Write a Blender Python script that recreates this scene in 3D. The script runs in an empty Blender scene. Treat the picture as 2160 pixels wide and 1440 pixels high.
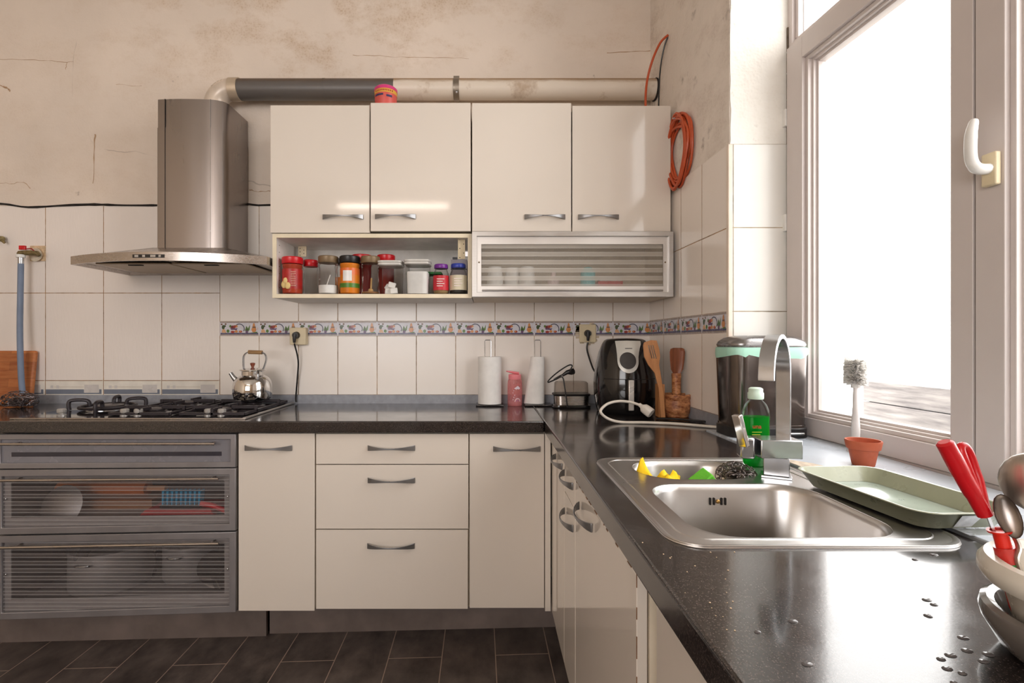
import bpy, bmesh, math, random
from math import sin, cos, pi, radians, atan2, sqrt
from mathutils import Vector, Matrix, noise
random.seed(7)
S = bpy.context.scene
COL = S.collection
# ------------------------------------------------------------------ camera, sky, exposure
CZ, F, PX, PY = 1.215, 1040.0, 1025.0, 721.0
cam_d = bpy.data.cameras.new('camera'); cam = bpy.data.objects.new('camera', cam_d); COL.objects.link(cam)
cam.location = (0, 0, CZ); cam.rotation_euler = (pi/2, 0, 0)
cam_d.sensor_width = 36; cam_d.lens = 36*F/2160
cam_d.shift_x = (1080-PX)/2160; cam_d.shift_y = (PY-720)/2160
cam_d.clip_start = .02
S.camera = cam
S.view_settings.view_transform = 'Standard'; S.view_settings.look = 'None'
S.view_settings.gamma = 1; S.view_settings.use_curve_mapping = False
S.view_settings.exposure = 0.2
cy = S.cycles
cy.use_denoising = True
cy.max_bounces = 7; cy.diffuse_bounces = 4; cy.glossy_bounces = 4; cy.transmission_bounces = 5
cy.transparent_max_bounces = 16
cy.caustics_reflective = False; cy.caustics_refractive = False
cy.sample_clamp_indirect = 6
W = bpy.data.worlds.new('sky'); S.world = W; W.use_nodes = True
bg = W.node_tree.nodes['Background']
bg.inputs[0].default_value = (1.0, .972, .958, 1); bg.inputs[1].default_value = 6.0

def area(name, loc, rot, sx, sy, power, col, portal=False):
    l = bpy.data.lights.new(name, 'AREA'); l.shape = 'RECTANGLE'; l.size = sx; l.size_y = sy
    l.energy = power; l.color = col
    if portal: l.cycles.is_portal = True
    o = bpy.data.objects.new(name, l); COL.objects.link(o); o.location = loc; o.rotation_euler = rot
    return o
area('window_portal', (1.22, .98, 1.92), (0, radians(90), 0), 2.1, 1.6, 1, (1, 1, 1), True)
area('rear_fill_portal', (-1.5, -2.66, 1.8), (radians(90), 0, 0), 2.2, 1.6, 1, (1, 1, 1), True)  # samples sky through the opening added behind the camera for fill

# ------------------------------------------------------------------ helpers
def X(px, d): return (px-PX)*d/F
def Z(py, d): return CZ-(py-PY)*d/F
def P(px, py, d): return (X(px, d), d, Z(py, d))
def lin(c):
    c /= 255.0
    return c/12.92 if c <= .04045 else ((c+.055)/1.055)**2.4
def C(r, g, b): return (lin(r), lin(g), lin(b), 1)

def rrect(x0, x1, y0, y1, r, n=6):
    pts = []
    for cx, cy_, a0 in ((x1-r, y1-r, 0), (x0+r, y1-r, pi/2), (x0+r, y0+r, pi), (x1-r, y0+r, 3*pi/2)):
        for k in range(n+1):
            a = a0+k*pi/2/n
            pts.append((cx+r*cos(a), cy_+r*sin(a)))
    return pts
def ell(cx, cy_, rx, ry, n=14, a0=0): return [(cx+rx*cos(a0+2*pi*k/n), cy_+ry*sin(a0+2*pi*k/n)) for k in range(n)]
def sm(pts, k=6):
    pts = [Vector(p) for p in pts]; out = []
    for i in range(len(pts)-1):
        p0 = pts[max(i-1, 0)]; p1 = pts[i]; p2 = pts[i+1]; p3 = pts[min(i+2, len(pts)-1)]
        for j in range(k):
            t = j/k
            out.append(.5*((2*p1)+(p2-p0)*t+(2*p0-5*p1+4*p2-p3)*t*t+(3*p1-p0-3*p2+p3)*t**3))
    out.append(pts[-1]); return out

class MB:
    def __init__(s): s.v = []; s.f = []; s.m = []; s.mi = 0
    def add(s, vs, fs):
        o = len(s.v); s.v += [tuple(v) for v in vs]
        for f in fs: s.f.append([i+o for i in f]); s.m.append(s.mi)
        return s
    def box(s, x0, x1, y0, y1, z0, z1):
        return s.add([(x0,y0,z0),(x1,y0,z0),(x1,y1,z0),(x0,y1,z0),(x0,y0,z1),(x1,y0,z1),(x1,y1,z1),(x0,y1,z1)],
                     [(0,3,2,1),(4,5,6,7),(0,1,5,4),(1,2,6,5),(2,3,7,6),(3,0,4,7)])
    def loft(s, rings, caps=(True, True), close=True):
        n = len(rings[0]); vs = [p for r in rings for p in r]; fs = []
        for i in range(len(rings)-1):
            for j in range(n if close else n-1):
                a = i*n+j; b = i*n+(j+1) % n
                fs.append((a, b, b+n, a+n))
        if caps[0]: fs.append(tuple(reversed(range(n))))
        if caps[1]: fs.append(tuple(range((len(rings)-1)*n, len(rings)*n)))
        return s.add(vs, fs)
    def prism(s, poly, z0, z1):
        return s.loft([[(x, y, z0) for x, y in poly], [(x, y, z1) for x, y in poly]])
    def prism_y(s, poly, y0, y1):
        return s.loft([[(x, y0, z) for x, z in poly], [(x, y1, z) for x, z in poly]])
    def prism_x(s, poly, x0, x1):
        return s.loft([[(x0, y, z) for y, z in poly], [(x1, y, z) for y, z in poly]])
    def lathe(s, prof, cx=0, cy_=0, n=32, caps=(True, True), sx=1, sy=1, sup=0):
        rings = []
        for r, z in prof:
            ring = []
            for k in range(n):
                a = 2*pi*k/n; c, d = cos(a), sin(a); q = 1
                if sup: q = 1/((abs(c)**sup+abs(d)**sup)**(1/sup))
                ring.append((cx+r*sx*c*q, cy_+r*sy*d*q, z))
            rings.append(ring)
        return s.loft(rings, caps)
    def tube(s, path, r, n=8, caps=True, flat=None):
        path = [Vector(p) for p in path]; rings = []; up = None
        for i, p in enumerate(path):
            t = (path[min(i+1, len(path)-1)]-path[max(i-1, 0)]).normalized()
            if up is None:
                up = Vector((0, 0, 1)) if abs(t.z) < .9 else Vector((1, 0, 0))
            a = t.cross(up)
            if a.length < 1e-5: a = t.cross(Vector((0, 1, 0)))
            a.normalize(); b = a.cross(t).normalized(); up = b
            rr = r[i] if isinstance(r, (list, tuple)) else r
            f1, f2 = flat if flat else (1, 1)
            rings.append([p+a*(rr*f1*cos(2*pi*k/n))+b*(rr*f2*sin(2*pi*k/n)) for k in range(n)])
        return s.loft(rings, (caps, caps))
    def cyl(s, p0, p1, r0, r1=None, n=20): return s.tube([p0, p1], [r0, r0 if r1 is None else r1], n)
    def ball(s, c, rx, ry=None, rz=None, n=12, m=8):
        ry = ry or rx; rz = rz or rx; rings = []
        for i in range(1, m):
            t = pi*i/m
            rings.append([(c[0]+rx*sin(t)*cos(2*pi*k/n), c[1]+ry*sin(t)*sin(2*pi*k/n), c[2]-rz*cos(t)) for k in range(n)])
        return s.loft(rings)
    def plate(s, outer, holes, t0, t1, mp=lambda a, b, t: (a, b, t)):
        b = bmesh.new(); es = []
        for L in [outer]+holes:
            vs = [b.verts.new((p[0], p[1], 0)) for p in L]
            for i in range(len(vs)): es.append(b.edges.new((vs[i], vs[(i+1) % len(vs)])))
        bmesh.ops.triangle_fill(b, use_beauty=True, use_dissolve=False, edges=es)
        b.verts.index_update()
        vs = [v.co for v in b.verts]; fs = [[v.index for v in f.verts] for f in b.faces]
        n = len(vs)
        allv = [mp(v.x, v.y, t0) for v in vs]+[mp(v.x, v.y, t1) for v in vs]
        allf = [list(reversed(f)) for f in fs]+[[i+n for i in f] for f in fs]
        o = 0
        for L in [outer]+holes:
            k = len(L)
            for i in range(k):
                a = o+i; c = o+(i+1) % k
                allf.append([a, c, c+n, a+n])
            o += k
        b.free()
        return s.add(allv, allf)
    def xf(s, M, i0=0):
        for i in range(i0, len(s.v)): s.v[i] = tuple(M @ Vector(s.v[i]))
        return s
    def warp(s, fn):
        s.v = [fn(*v) for v in s.v]; return s
    def build(s, name, mat, parent=None, loc=None, bevel=0, angle=38, seg=2, flat=False):
        org = Vector((0, 0, 0))
        if parent is not None:
            q = parent
            while q: org += q.location; q = q.parent
        elif loc is not None: org = Vector(loc)
        me = bpy.data.meshes.new(name)
        me.from_pydata([tuple(Vector(v)-org) for v in s.v], [], s.f)
        mats = mat if isinstance(mat, (list, tuple)) else [mat]
        for m_ in mats: me.materials.append(m_)
        if len(mats) > 1: me.polygons.foreach_set('material_index', s.m)
        b = bmesh.new(); b.from_mesh(me); bmesh.ops.recalc_face_normals(b, faces=b.faces); b.to_mesh(me); b.free()
        if not flat:
            me.polygons.foreach_set('use_smooth', [True]*len(me.polygons))
            me.set_sharp_from_angle(angle=radians(angle))
        me.update()
        o = bpy.data.objects.new(name, me); COL.objects.link(o)
        if parent is not None: o.parent = parent
        elif loc is not None: o.location = org
        if bevel:
            md = o.modifiers.new('bevel', 'BEVEL'); md.width = bevel; md.segments = seg
            md.limit_method = 'ANGLE'; md.angle_limit = radians(40); md.harden_normals = False
        return o

def tag(o, label=None, cat=None, group=None, kind=None):
    if label: o['label'] = label
    if cat: o['category'] = cat
    if group: o['group'] = group
    if kind: o['kind'] = kind
    return o
def thing(name, label, cat, loc, group=None):
    o = bpy.data.objects.new(name, None); COL.objects.link(o); o.location = loc; o.empty_display_size = .05
    return tag(o, label, cat, group)
def B(*a): return MB().box(*a)

# ------------------------------------------------------------------ materials
def nodes(name):
    m = bpy.data.materials.new(name); m.use_nodes = True; nt = m.node_tree
    return m, nt, nt.nodes['Principled BSDF']
def N(nt, t, **kw):
    n = nt.nodes.new(t)
    for k, v in kw.items():
        if k[0] == 'i' and k[1:].isdigit(): n.inputs[int(k[1:])].default_value = v
        else: setattr(n, k, v)
    return n
def math_(nt, op, a, b=None, c=None):
    n = nt.nodes.new('ShaderNodeMath'); n.operation = op
    for i, q in enumerate((a, b, c)):
        if q is None: continue
        if isinstance(q, (int, float)): n.inputs[i].default_value = q
        else: nt.links.new(q, n.inputs[i])
    return n.outputs[0]
def mixc(nt, fac, a, b):
    n = nt.nodes.new('ShaderNodeMix'); n.data_type = 'RGBA'
    for i, q in ((0, fac), (6, a), (7, b)):
        if isinstance(q, (int, float, tuple)): n.inputs[i].default_value = q
        else: nt.links.new(q, n.inputs[i])
    return n.outputs[2]
def coords(nt): return nt.nodes.new('ShaderNodeTexCoord').outputs['Object']
def noise_(nt, scale, detail=4, vec=None, rough=.55, sc=None):
    n = N(nt, 'ShaderNodeTexNoise'); n.inputs['Scale'].default_value = scale; n.inputs['Detail'].default_value = detail
    n.inputs['Roughness'].default_value = rough
    v = vec if vec is not None else coords(nt)
    if sc:
        mp = N(nt, 'ShaderNodeMapping'); mp.inputs['Scale'].default_value = sc; nt.links.new(v, mp.inputs[0]); v = mp.outputs[0]
    nt.links.new(v, n.inputs['Vector']); return n.outputs[0]
def ramp(nt, f, lo, hi, a=0., b=1.):
    n = N(nt, 'ShaderNodeMapRange'); n.inputs[1].default_value = lo; n.inputs[2].default_value = hi
    n.inputs[3].default_value = a; n.inputs[4].default_value = b; nt.links.new(f, n.inputs[0]); return n.outputs[0]
def bump(nt, p, h, strength, dist=.002):
    n = N(nt, 'ShaderNodeBump'); n.inputs['Strength'].default_value = strength; n.inputs['Distance'].default_value = dist
    nt.links.new(h, n.inputs['Height']); nt.links.new(n.outputs[0], p.inputs['Normal'])
def M(name, col, rough=.5, metal=0., vary=None, bmp=None, coat=0., spec=.5, sc=None, emit=0):
    m, nt, p = nodes(name)
    p.inputs['Base Color'].default_value = col; p.inputs['Roughness'].default_value = rough
    p.inputs['Metallic'].default_value = metal; p.inputs['Specular IOR Level'].default_value = spec
    p.inputs['Coat Weight'].default_value = coat; p.inputs['Coat Roughness'].default_value = .06
    if emit: p.inputs['Emission Color'].default_value = col; p.inputs['Emission Strength'].default_value = emit
    s, a = vary or (14, .08)
    f = ramp(nt, noise_(nt, s, 4, sc=sc), .3, .7)
    nt.links.new(mixc(nt, f, tuple(c*(1-a) for c in col[:3])+(1,), tuple(min(1, c*(1+a)) for c in col[:3])+(1,)), p.inputs['Base Color'])
    if rough > .02: nt.links.new(ramp(nt, noise_(nt, s*1.7, 3, sc=sc), .3, .7, rough*.8, min(1, rough*1.25)), p.inputs['Roughness'])
    if bmp: bump(nt, p, noise_(nt, bmp[0], 3, sc=sc), bmp[1], bmp[2] if len(bmp) > 2 else .001)
    return m
def glass(name, tint, fac=.12, rough=.03, dirt=0., dirtcol=(1, 1, 1, 1)):
    m = bpy.data.materials.new(name); m.use_nodes = True; nt = m.node_tree
    out = nt.nodes['Material Output']; nt.nodes.remove(nt.nodes['Principled BSDF'])
    tr = N(nt, 'ShaderNodeBsdfTransparent', i0=tint); gl = N(nt, 'ShaderNodeBsdfGlossy'); gl.inputs['Roughness'].default_value = rough
    lw = N(nt, 'ShaderNodeLayerWeight', i0=fac); mx = N(nt, 'ShaderNodeMixShader')
    f = math_(nt, 'MULTIPLY', lw.outputs['Fresnel'], .55)
    nt.links.new(f, mx.inputs[0]); nt.links.new(tr.outputs[0], mx.inputs[1]); nt.links.new(gl.outputs[0], mx.inputs[2])
    res = mx.outputs[0]
    if dirt:
        d = N(nt, 'ShaderNodeBsdfDiffuse', i0=dirtcol); m2 = N(nt, 'ShaderNodeMixShader')
        nt.links.new(ramp(nt, noise_(nt, 9, 5), .35, .75, dirt*.4, dirt*1.5), m2.inputs[0])
        nt.links.new(res, m2.inputs[1]); nt.links.new(d.outputs[0], m2.inputs[2]); res = m2.outputs[0]
    nt.links.new(res, out.inputs['Surface']); return m
def ribbed(name, period, z0, frost, clear, col):
    # pane with alternate frosted and clear horizontal stripes
    m = bpy.data.materials.new(name); m.use_nodes = True; nt = m.node_tree
    out = nt.nodes['Material Output']; nt.nodes.remove(nt.nodes['Principled BSDF'])
    sep = N(nt, 'ShaderNodeSeparateXYZ'); nt.links.new(coords(nt), sep.inputs[0])
    d = math_(nt, 'PINGPONG', math_(nt, 'ADD', sep.outputs[2], z0), period/2)
    st = ramp(nt, d, period*.2, period*.26)
    line = math_(nt, 'LESS_THAN', math_(nt, 'ABSOLUTE', math_(nt, 'SUBTRACT', d, period*.26)), .0007)
    tr = N(nt, 'ShaderNodeBsdfTransparent', i0=(.95, .95, .95, 1))
    rf = N(nt, 'ShaderNodeBsdfTranslucent', i0=col)
    df = N(nt, 'ShaderNodeBsdfDiffuse', i0=col)
    gl = N(nt, 'ShaderNodeBsdfGlossy'); gl.inputs['Roughness'].default_value = .16
    m1 = N(nt, 'ShaderNodeMixShader', i0=.08); nt.links.new(tr.outputs[0], m1.inputs[1]); nt.links.new(rf.outputs[0], m1.inputs[2])
    m2 = N(nt, 'ShaderNodeMixShader'); nt.links.new(ramp(nt, st, 0, 1, clear, frost), m2.inputs[0])
    nt.links.new(m1.outputs[0], m2.inputs[1]); nt.links.new(df.outputs[0], m2.inputs[2])
    m4 = N(nt, 'ShaderNodeMixShader'); nt.links.new(math_(nt, 'MULTIPLY', line, .3), m4.inputs[0])
    d2 = N(nt, 'ShaderNodeBsdfDiffuse', i0=(.8, .8, .8, 1)); nt.links.new(m2.outputs[0], m4.inputs[1]); nt.links.new(d2.outputs[0], m4.inputs[2])
    m3 = N(nt, 'ShaderNodeMixShader'); lw = N(nt, 'ShaderNodeLayerWeight', i0=.15)
    nt.links.new(math_(nt, 'MULTIPLY', lw.outputs[0], .5), m3.inputs[0])
    nt.links.new(m4.outputs[0], m3.inputs[1]); nt.links.new(gl.outputs[0], m3.inputs[2])
    nt.links.new(m3.outputs[0], out.inputs['Surface']); return m
def tiles(name, col, grout, ax, x0, w, z0, h, g=.003, rough=.22, tex=0):
    m, nt, p = nodes(name)
    co = coords(nt); sep = N(nt, 'ShaderNodeSeparateXYZ'); nt.links.new(co, sep.inputs[0])
    u = math_(nt, 'PINGPONG', math_(nt, 'SUBTRACT', sep.outputs['XYZ'.index(ax)], x0), w/2)
    v = math_(nt, 'PINGPONG', math_(nt, 'SUBTRACT', sep.outputs[2], z0), h/2)
    d = math_(nt, 'MINIMUM', u, v)
    wob = math_(nt, 'ADD', d, math_(nt, 'MULTIPLY', math_(nt, 'SUBTRACT', noise_(nt, 40, 2, co), .5), .0016))
    mask = ramp(nt, wob, g*.35, g*.75, 1, 0)
    n1 = ramp(nt, noise_(nt, 3, 4, co), .3, .7)
    base = mixc(nt, n1, tuple(c*.95 for c in col[:3])+(1,), col)
    gd = mixc(nt, ramp(nt, noise_(nt, 7, 4, co), .35, .65), grout, tuple(c*.45 for c in grout[:3])+(1,))
    nt.links.new(mixc(nt, mask, base, gd), p.inputs['Base Color'])
    nt.links.new(ramp(nt, mask, 0, 1, rough, .8), p.inputs['Roughness'])
    hgt = ramp(nt, wob, 0, g*1.2)
    if tex:
        nn = noise_(nt, 55, 3, co, sc=(1, 1, .45) if tex > 0 else None)
        mp = N(nt, 'ShaderNodeMapping'); mp.inputs['Rotation'].default_value = (0, .6, 0); mp.inputs['Scale'].default_value = (1.6, 1, .35)
        nt.links.new(co, mp.inputs[0]); nn = noise_(nt, 60, 3, mp.outputs[0])
        hgt = math_(nt, 'ADD', hgt, math_(nt, 'MULTIPLY', nn, abs(tex)))
    else:
        hgt = math_(nt, 'ADD', hgt, math_(nt, 'MULTIPLY', noise_(nt, 5, 2, co), .7))
    bump(nt, p, hgt, .5, .0015)
    return m
def plaster(name, col, stain, dirt=.5, side=False):
    m, nt, p = nodes(name); co = coords(nt)
    big = ramp(nt, noise_(nt, 1.6, 5, co), .3, .7)
    c = mixc(nt, big, tuple(q*.9 for q in col[:3])+(1,), tuple(min(1, q*1.06) for q in col[:3])+(1,))
    sep = N(nt, 'ShaderNodeSeparateXYZ'); nt.links.new(co, sep.inputs[0])
    n2 = noise_(nt, 4.2, 10, co, .7, sc=(1, 1, 1.5))
    if side:
        zone = ramp(nt, sep.outputs[1], .5, 2.6, .5, 1)
    else:
        zx = math_(nt, 'SUBTRACT', 1, math_(nt, 'ABSOLUTE', math_(nt, 'DIVIDE', math_(nt, 'ADD', sep.outputs[0], .72), 1.5)))
        zone = math_(nt, 'ADD', math_(nt, 'MULTIPLY', ramp(nt, zx, 0, .8), ramp(nt, sep.outputs[2], 2.35, 2.8)), .28)
    sm_ = math_(nt, 'MULTIPLY', ramp(nt, n2, .47, .66), zone)
    weave = N(nt, 'ShaderNodeTexVoronoi'); weave.inputs['Scale'].default_value = 90; nt.links.new(co, weave.inputs['Vector'])
    sm_ = math_(nt, 'MULTIPLY', sm_, ramp(nt, weave.outputs[0], .05, .55, 1, .45))
    c = mixc(nt, math_(nt, 'MULTIPLY', sm_, dirt), c, stain)
    # dark scuffs and pits
    n3 = noise_(nt, 9 if side else 5, 6, co, .6)
    pit = math_(nt, 'MULTIPLY', ramp(nt, n3, .70 if not side else .62, .74), .6)
    c = mixc(nt, pit, c, C(92, 70, 55))
    if side: pass
    # hairline cracks
    vo = N(nt, 'ShaderNodeTexVoronoi'); vo.feature = 'DISTANCE_TO_EDGE'; vo.inputs['Scale'].default_value = 1.1
    dis = N(nt, 'ShaderNodeMix'); dis.data_type = 'VECTOR'; dis.inputs[0].default_value = .12
    nz = N(nt, 'ShaderNodeTexNoise'); nz.inputs['Scale'].default_value = 2.5; nz.inputs['Detail'].default_value = 6; nt.links.new(co, nz.inputs['Vector'])
    nt.links.new(co, dis.inputs[4]); nt.links.new(nz.outputs['Color'], dis.inputs[5]); nt.links.new(dis.outputs[1], vo.inputs['Vector'])
    crack = math_(nt, 'MULTIPLY', math_(nt, 'LESS_THAN', vo.outputs['Distance'], .0022), ramp(nt, noise_(nt, 2.2, 3, co), .56, .62, 0, .3))
    c = mixc(nt, crack, c, C(105, 80, 62))
    nt.links.new(c, p.inputs['Base Color']); p.inputs['Roughness'].default_value = .75
    p.inputs['Specular IOR Level'].default_value = .3
    h = math_(nt, 'ADD', math_(nt, 'MULTIPLY', noise_(nt, 14, 6, co), 1.0), math_(nt, 'MULTIPLY', weave.outputs[0], .25))
    h = math_(nt, 'SUBTRACT', h, math_(nt, 'MULTIPLY', pit, .6))
    h = math_(nt, 'ADD', h, math_(nt, 'MULTIPLY', noise_(nt, 3.5, 8, co, .6), 1.6))
    bump(nt, p, h, .55 if side else .4, .006 if side else .004)
    return m
def brushed(name, col, rough, ax=2, amp=.25, smear=0):
    m, nt, p = nodes(name); sc = [60, 60, 60]; sc[ax] = 1.2
    p.inputs['Metallic'].default_value = 1
    f = noise_(nt, 6, 3, sc=tuple(sc)); s2 = noise_(nt, 5, 5)
    k = math_(nt, 'ADD', math_(nt, 'MULTIPLY', f, .5), math_(nt, 'MULTIPLY', s2, .5))
    nt.links.new(mixc(nt, ramp(nt, k, .35, .65), tuple(c*(1-amp) for c in col[:3])+(1,), col), p.inputs['Base Color'])
    nt.links.new(ramp(nt, k, .3, .7, rough*.75, rough*1.3), p.inputs['Roughness'])
    return m
def granite(name):
    m, nt, p = nodes(name); co = coords(nt)
    v = N(nt, 'ShaderNodeTexVoronoi'); v.inputs['Scale'].default_value = 900; nt.links.new(co, v.inputs['Vector'])
    wn = N(nt, 'ShaderNodeTexWhiteNoise'); wn.noise_dimensions = '3D'; nt.links.new(v.outputs['Position'], wn.inputs['Vector'])
    f = ramp(nt, wn.outputs['Value'], .72, .99)
    c = mixc(nt, f, C(22, 18, 18), C(92, 80, 76))
    c = mixc(nt, ramp(nt, noise_(nt, 5, 5, co), .45, .8, 0, .35), c, C(62, 56, 55))
    nt.links.new(c, p.inputs['Base Color'])
    nt.links.new(ramp(nt, noise_(nt, 8, 5, co), .3, .75, .10, .24), p.inputs['Roughness'])
    p.inputs['Specular IOR Level'].default_value = .75
    p.inputs['Coat Weight'].default_value = .35; p.inputs['Coat Roughness'].default_value = .08
    bump(nt, p, noise_(nt, 260, 2, co), .05, .0006)
    return m
def wood(name, a, b, ax=0, scale=5, rough=.5):
    m, nt, p = nodes(name); sc = [14, 14, 14]; sc[ax] = 1.3
    f = noise_(nt, scale, 6, sc=tuple(sc), rough=.6)
    nt.links.new(mixc(nt, ramp(nt, f, .32, .68), a, b), p.inputs['Base Color']); p.inputs['Roughness'].default_value = rough
    return m
def blocks(name):
    m, nt, p = nodes(name); co = coords(nt)
    br = N(nt, 'ShaderNodeTexBrick'); br.inputs['Scale'].default_value = 1
    br.inputs['Color1'].default_value = C(196, 116, 60); br.inputs['Color2'].default_value = C(150, 78, 40); br.inputs['Mortar'].default_value = C(120, 62, 32)
    br.inputs['Mortar Size'].default_value = .0008; br.inputs['Brick Width'].default_value = .16; br.inputs['Row Height'].default_value = .042
    mp = N(nt, 'ShaderNodeMapping'); mp.inputs['Rotation'].default_value = (pi/2, 0, 0); nt.links.new(co, mp.inputs[0]); nt.links.new(mp.outputs[0], br.inputs[0])
    f = ramp(nt, noise_(nt, 6, 6, co, sc=(2, 14, 14)), .3, .7)
    nt.links.new(mixc(nt, math_(nt, 'MULTIPLY', f, .35), br.outputs[0], C(218, 150, 92)), p.inputs['Base Color'])
    p.inputs['Roughness'].default_value = .5; return m
def floormat(name):
    m, nt, p = nodes(name); co = coords(nt)
    mp = N(nt, 'ShaderNodeMapping'); mp.inputs['Rotation'].default_value = (0, 0, radians(-.7)); nt.links.new(co, mp.inputs[0])
    sep = N(nt, 'ShaderNodeSeparateXYZ'); nt.links.new(mp.outputs[0], sep.inputs[0])
    w, L = .2065, .413
    xs = math_(nt, 'SUBTRACT', sep.outputs[0], .060)
    u = math_(nt, 'PINGPONG', xs, w/2)
    colm = math_(nt, 'FLOOR', math_(nt, 'DIVIDE', xs, w))
    odd = math_(nt, 'FLOORED_MODULO', colm, 2)
    ys = math_(nt, 'SUBTRACT', math_(nt, 'SUBTRACT', sep.outputs[1], 1.905), math_(nt, 'MULTIPLY', odd, w))
    v = math_(nt, 'PINGPONG', ys, L/2)
    d = math_(nt, 'MINIMUM', u, v)
    mask = ramp(nt, d, .0012, .0022, 1, 0)
    f = ramp(nt, noise_(nt, 7, 8, co, .65, sc=(1.5, 1, 1)), .3, .72)
    c = mixc(nt, f, C(40, 34, 33), C(104, 93, 88))
    wn = N(nt, 'ShaderNodeTexWhiteNoise'); wn.noise_dimensions = '2D'
    cv = N(nt, 'ShaderNodeCombineXYZ'); nt.links.new(colm, cv.inputs[0]); nt.links.new(math_(nt, 'FLOOR', math_(nt, 'DIVIDE', ys, L)), cv.inputs[1])
    nt.links.new(cv.outputs[0], wn.inputs['Vector'])
    c = mixc(nt, math_(nt, 'MULTIPLY', wn.outputs['Value'], .45), c, C(62, 53, 50))
    nt.links.new(mixc(nt, mask, c, C(150, 130, 118)), p.inputs['Base Color'])
    p.inputs['Roughness'].default_value = .42
    bump(nt, p, math_(nt, 'ADD', math_(nt, 'MULTIPLY', f, .4), ramp(nt, d, 0, .003)), .3, .002)
    return m
def grad_z(name, z0, z1, stops, rough=.35, metal=0):
    # printed label or layered fill that changes with height
    m, nt, p = nodes(name); sep = N(nt, 'ShaderNodeSeparateXYZ'); nt.links.new(coords(nt), sep.inputs[0])
    cr = N(nt, 'ShaderNodeValToRGB'); cr.color_ramp.interpolation = 'CONSTANT'
    e = cr.color_ramp.elements
    for i, (t, c) in enumerate(stops):
        q = e[i] if i < 2 else e.new(t)
        q.position = t; q.color = c
    nt.links.new(ramp(nt, sep.outputs[2], z0, z1), cr.inputs[0]); nt.links.new(cr.outputs[0], p.inputs['Base Color'])
    p.inputs['Roughness'].default_value = rough; return m

mt = {}
mt['wall'] = plaster('stained_plaster', C(233, 219, 206), C(180, 144, 98), .6)
mt['wallr'] = plaster('rough_plaster', C(236, 226, 216), C(150, 122, 98), .55, True)
mt['white_wall'] = M('white_paint', C(228, 222, 212), .7)
mt['tl'] = tiles('large_tile', C(242, 233, 227), C(172, 132, 88), 'X', X(98, 2.537), .2985, 1.466, .449, tex=.9)
mt['tr'] = tiles('small_tile', C(248, 240, 233), C(188, 158, 124), 'X', X(465, 2.537), .2018, 1.320, .302)
mt['tr2'] = tiles('small_tile_low', C(248, 240, 233), C(188, 158, 124), 'X', X(465, 2.537), .2018, .944, .303)
mt['tw'] = tiles('side_tile', C(248, 238, 229), C(188, 150, 112), 'Y', 1.950, .197, 1.322, .2985)
mt['tw2'] = tiles('side_tile_low', C(248, 238, 229), C(188, 150, 112), 'Y', 1.950, .197, .944, .305)
mt['tv'] = tiles('reveal_tile', C(244, 242, 236), C(190, 172, 146), 'X', .8755, .196, 1.6195, .2965)
mt['slate'] = M('grey_blue_strip', C(150, 152, 160), .4, vary=(30, .15))
mt['cream'] = M('cream_gloss_laminate', C(228, 218, 207), .07, vary=(3, .015), coat=.3)
mt['carc'] = M('cream_carcass', C(226, 212, 190), .45)
mt['inwhite'] = M('white_melamine', C(232, 228, 222), .4)
mt['worn'] = M('worn_chipboard', C(132, 94, 64), .8, vary=(60, .3))
mt['granite'] = granite('speckled_black_laminate')
mt['floor'] = floormat('dark_slate_floor')
mt['plinth'] = M('grey_brown_plinth', C(112, 100, 95), .5, vary=(6, .25))
mt['alu'] = brushed('aluminium', C(196, 192, 188), .35, 0, .15)
mt['alud'] = brushed('dull_aluminium', C(150, 146, 146), .42, 0, .15)
mt['steel'] = M('brushed_steel', C(158, 150, 146), .3, 1.0, vary=(2, .05), sc=(2, 2, .4))
mt['steelh'] = brushed('brushed_steel_cross', C(192, 184, 178), .26, 0, .14)
mt['sink'] = M('sink_steel', C(204, 201, 199), .31, 1.0, vary=(1.1, .02))
mt['chrome'] = M('chrome', C(222, 220, 218), .07, 1.0)
mt['satin'] = M('satin_chrome', C(190, 192, 196), .22, 1.0)
mt['nickel'] = M('pewter_handle', C(150, 150, 152), .32, .85)
mt['iron'] = M('cast_iron', C(48, 42, 46), .45, .3, bmp=(120, .3))
mt['bglass'] = M('black_glass', C(24, 22, 23), .06, coat=.5)
mt['black'] = M('black_plastic', C(26, 24, 25), .35)
mt['blackg'] = M('glossy_black_plastic', C(22, 20, 21), .13, coat=.4)
mt['dark'] = M('dark_void', C(30, 24, 22), .8)
mt['rubber'] = M('grey_rubber', C(118, 132, 156), .5)
mt['white'] = M('white_plastic', C(238, 236, 232), .35)
mt['pvc'] = M('white_window_plastic', C(212, 202, 198), .38, vary=(5, .03))
mt['ivory'] = M('ivory_plastic', C(222, 206, 172), .4)
mt['paper'] = M('kitchen_paper', C(246, 243, 240), .9, bmp=(120, .5, .001))
mt['red'] = M('red_plastic', C(206, 24, 34), .3)
mt['redd'] = M('dark_red', C(150, 34, 34), .5)
mt['brown'] = M('bronze_cap', C(128, 106, 78), .4, .2)
mt['glass'] = glass('clear_glass', (.93, .93, .92, 1), .18)
mt['pane'] = glass('window_glass', (.98, .985, .98, 1), .1, .01)
mt['ribL'] = ribbed('ribbed_glass_drawer', .030, 0, .10, .045, C(196, 184, 182))
mt['ribU'] = ribbed('ribbed_glass_flap', .036, .004, .30, .10, C(236, 228, 218))
mt['sugar'] = M('white_powder', C(244, 242, 240), .9)
mt['orange'] = M('orange_cable', C(196, 84, 44), .45)
mt['pink'] = M('pink_plastic', C(222, 60, 130), .4)
mt['terra'] = M('terracotta', C(190, 98, 68), .75, vary=(20, .1))
mt['sage'] = M('sage_plastic', C(158, 161, 138), .3)
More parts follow.
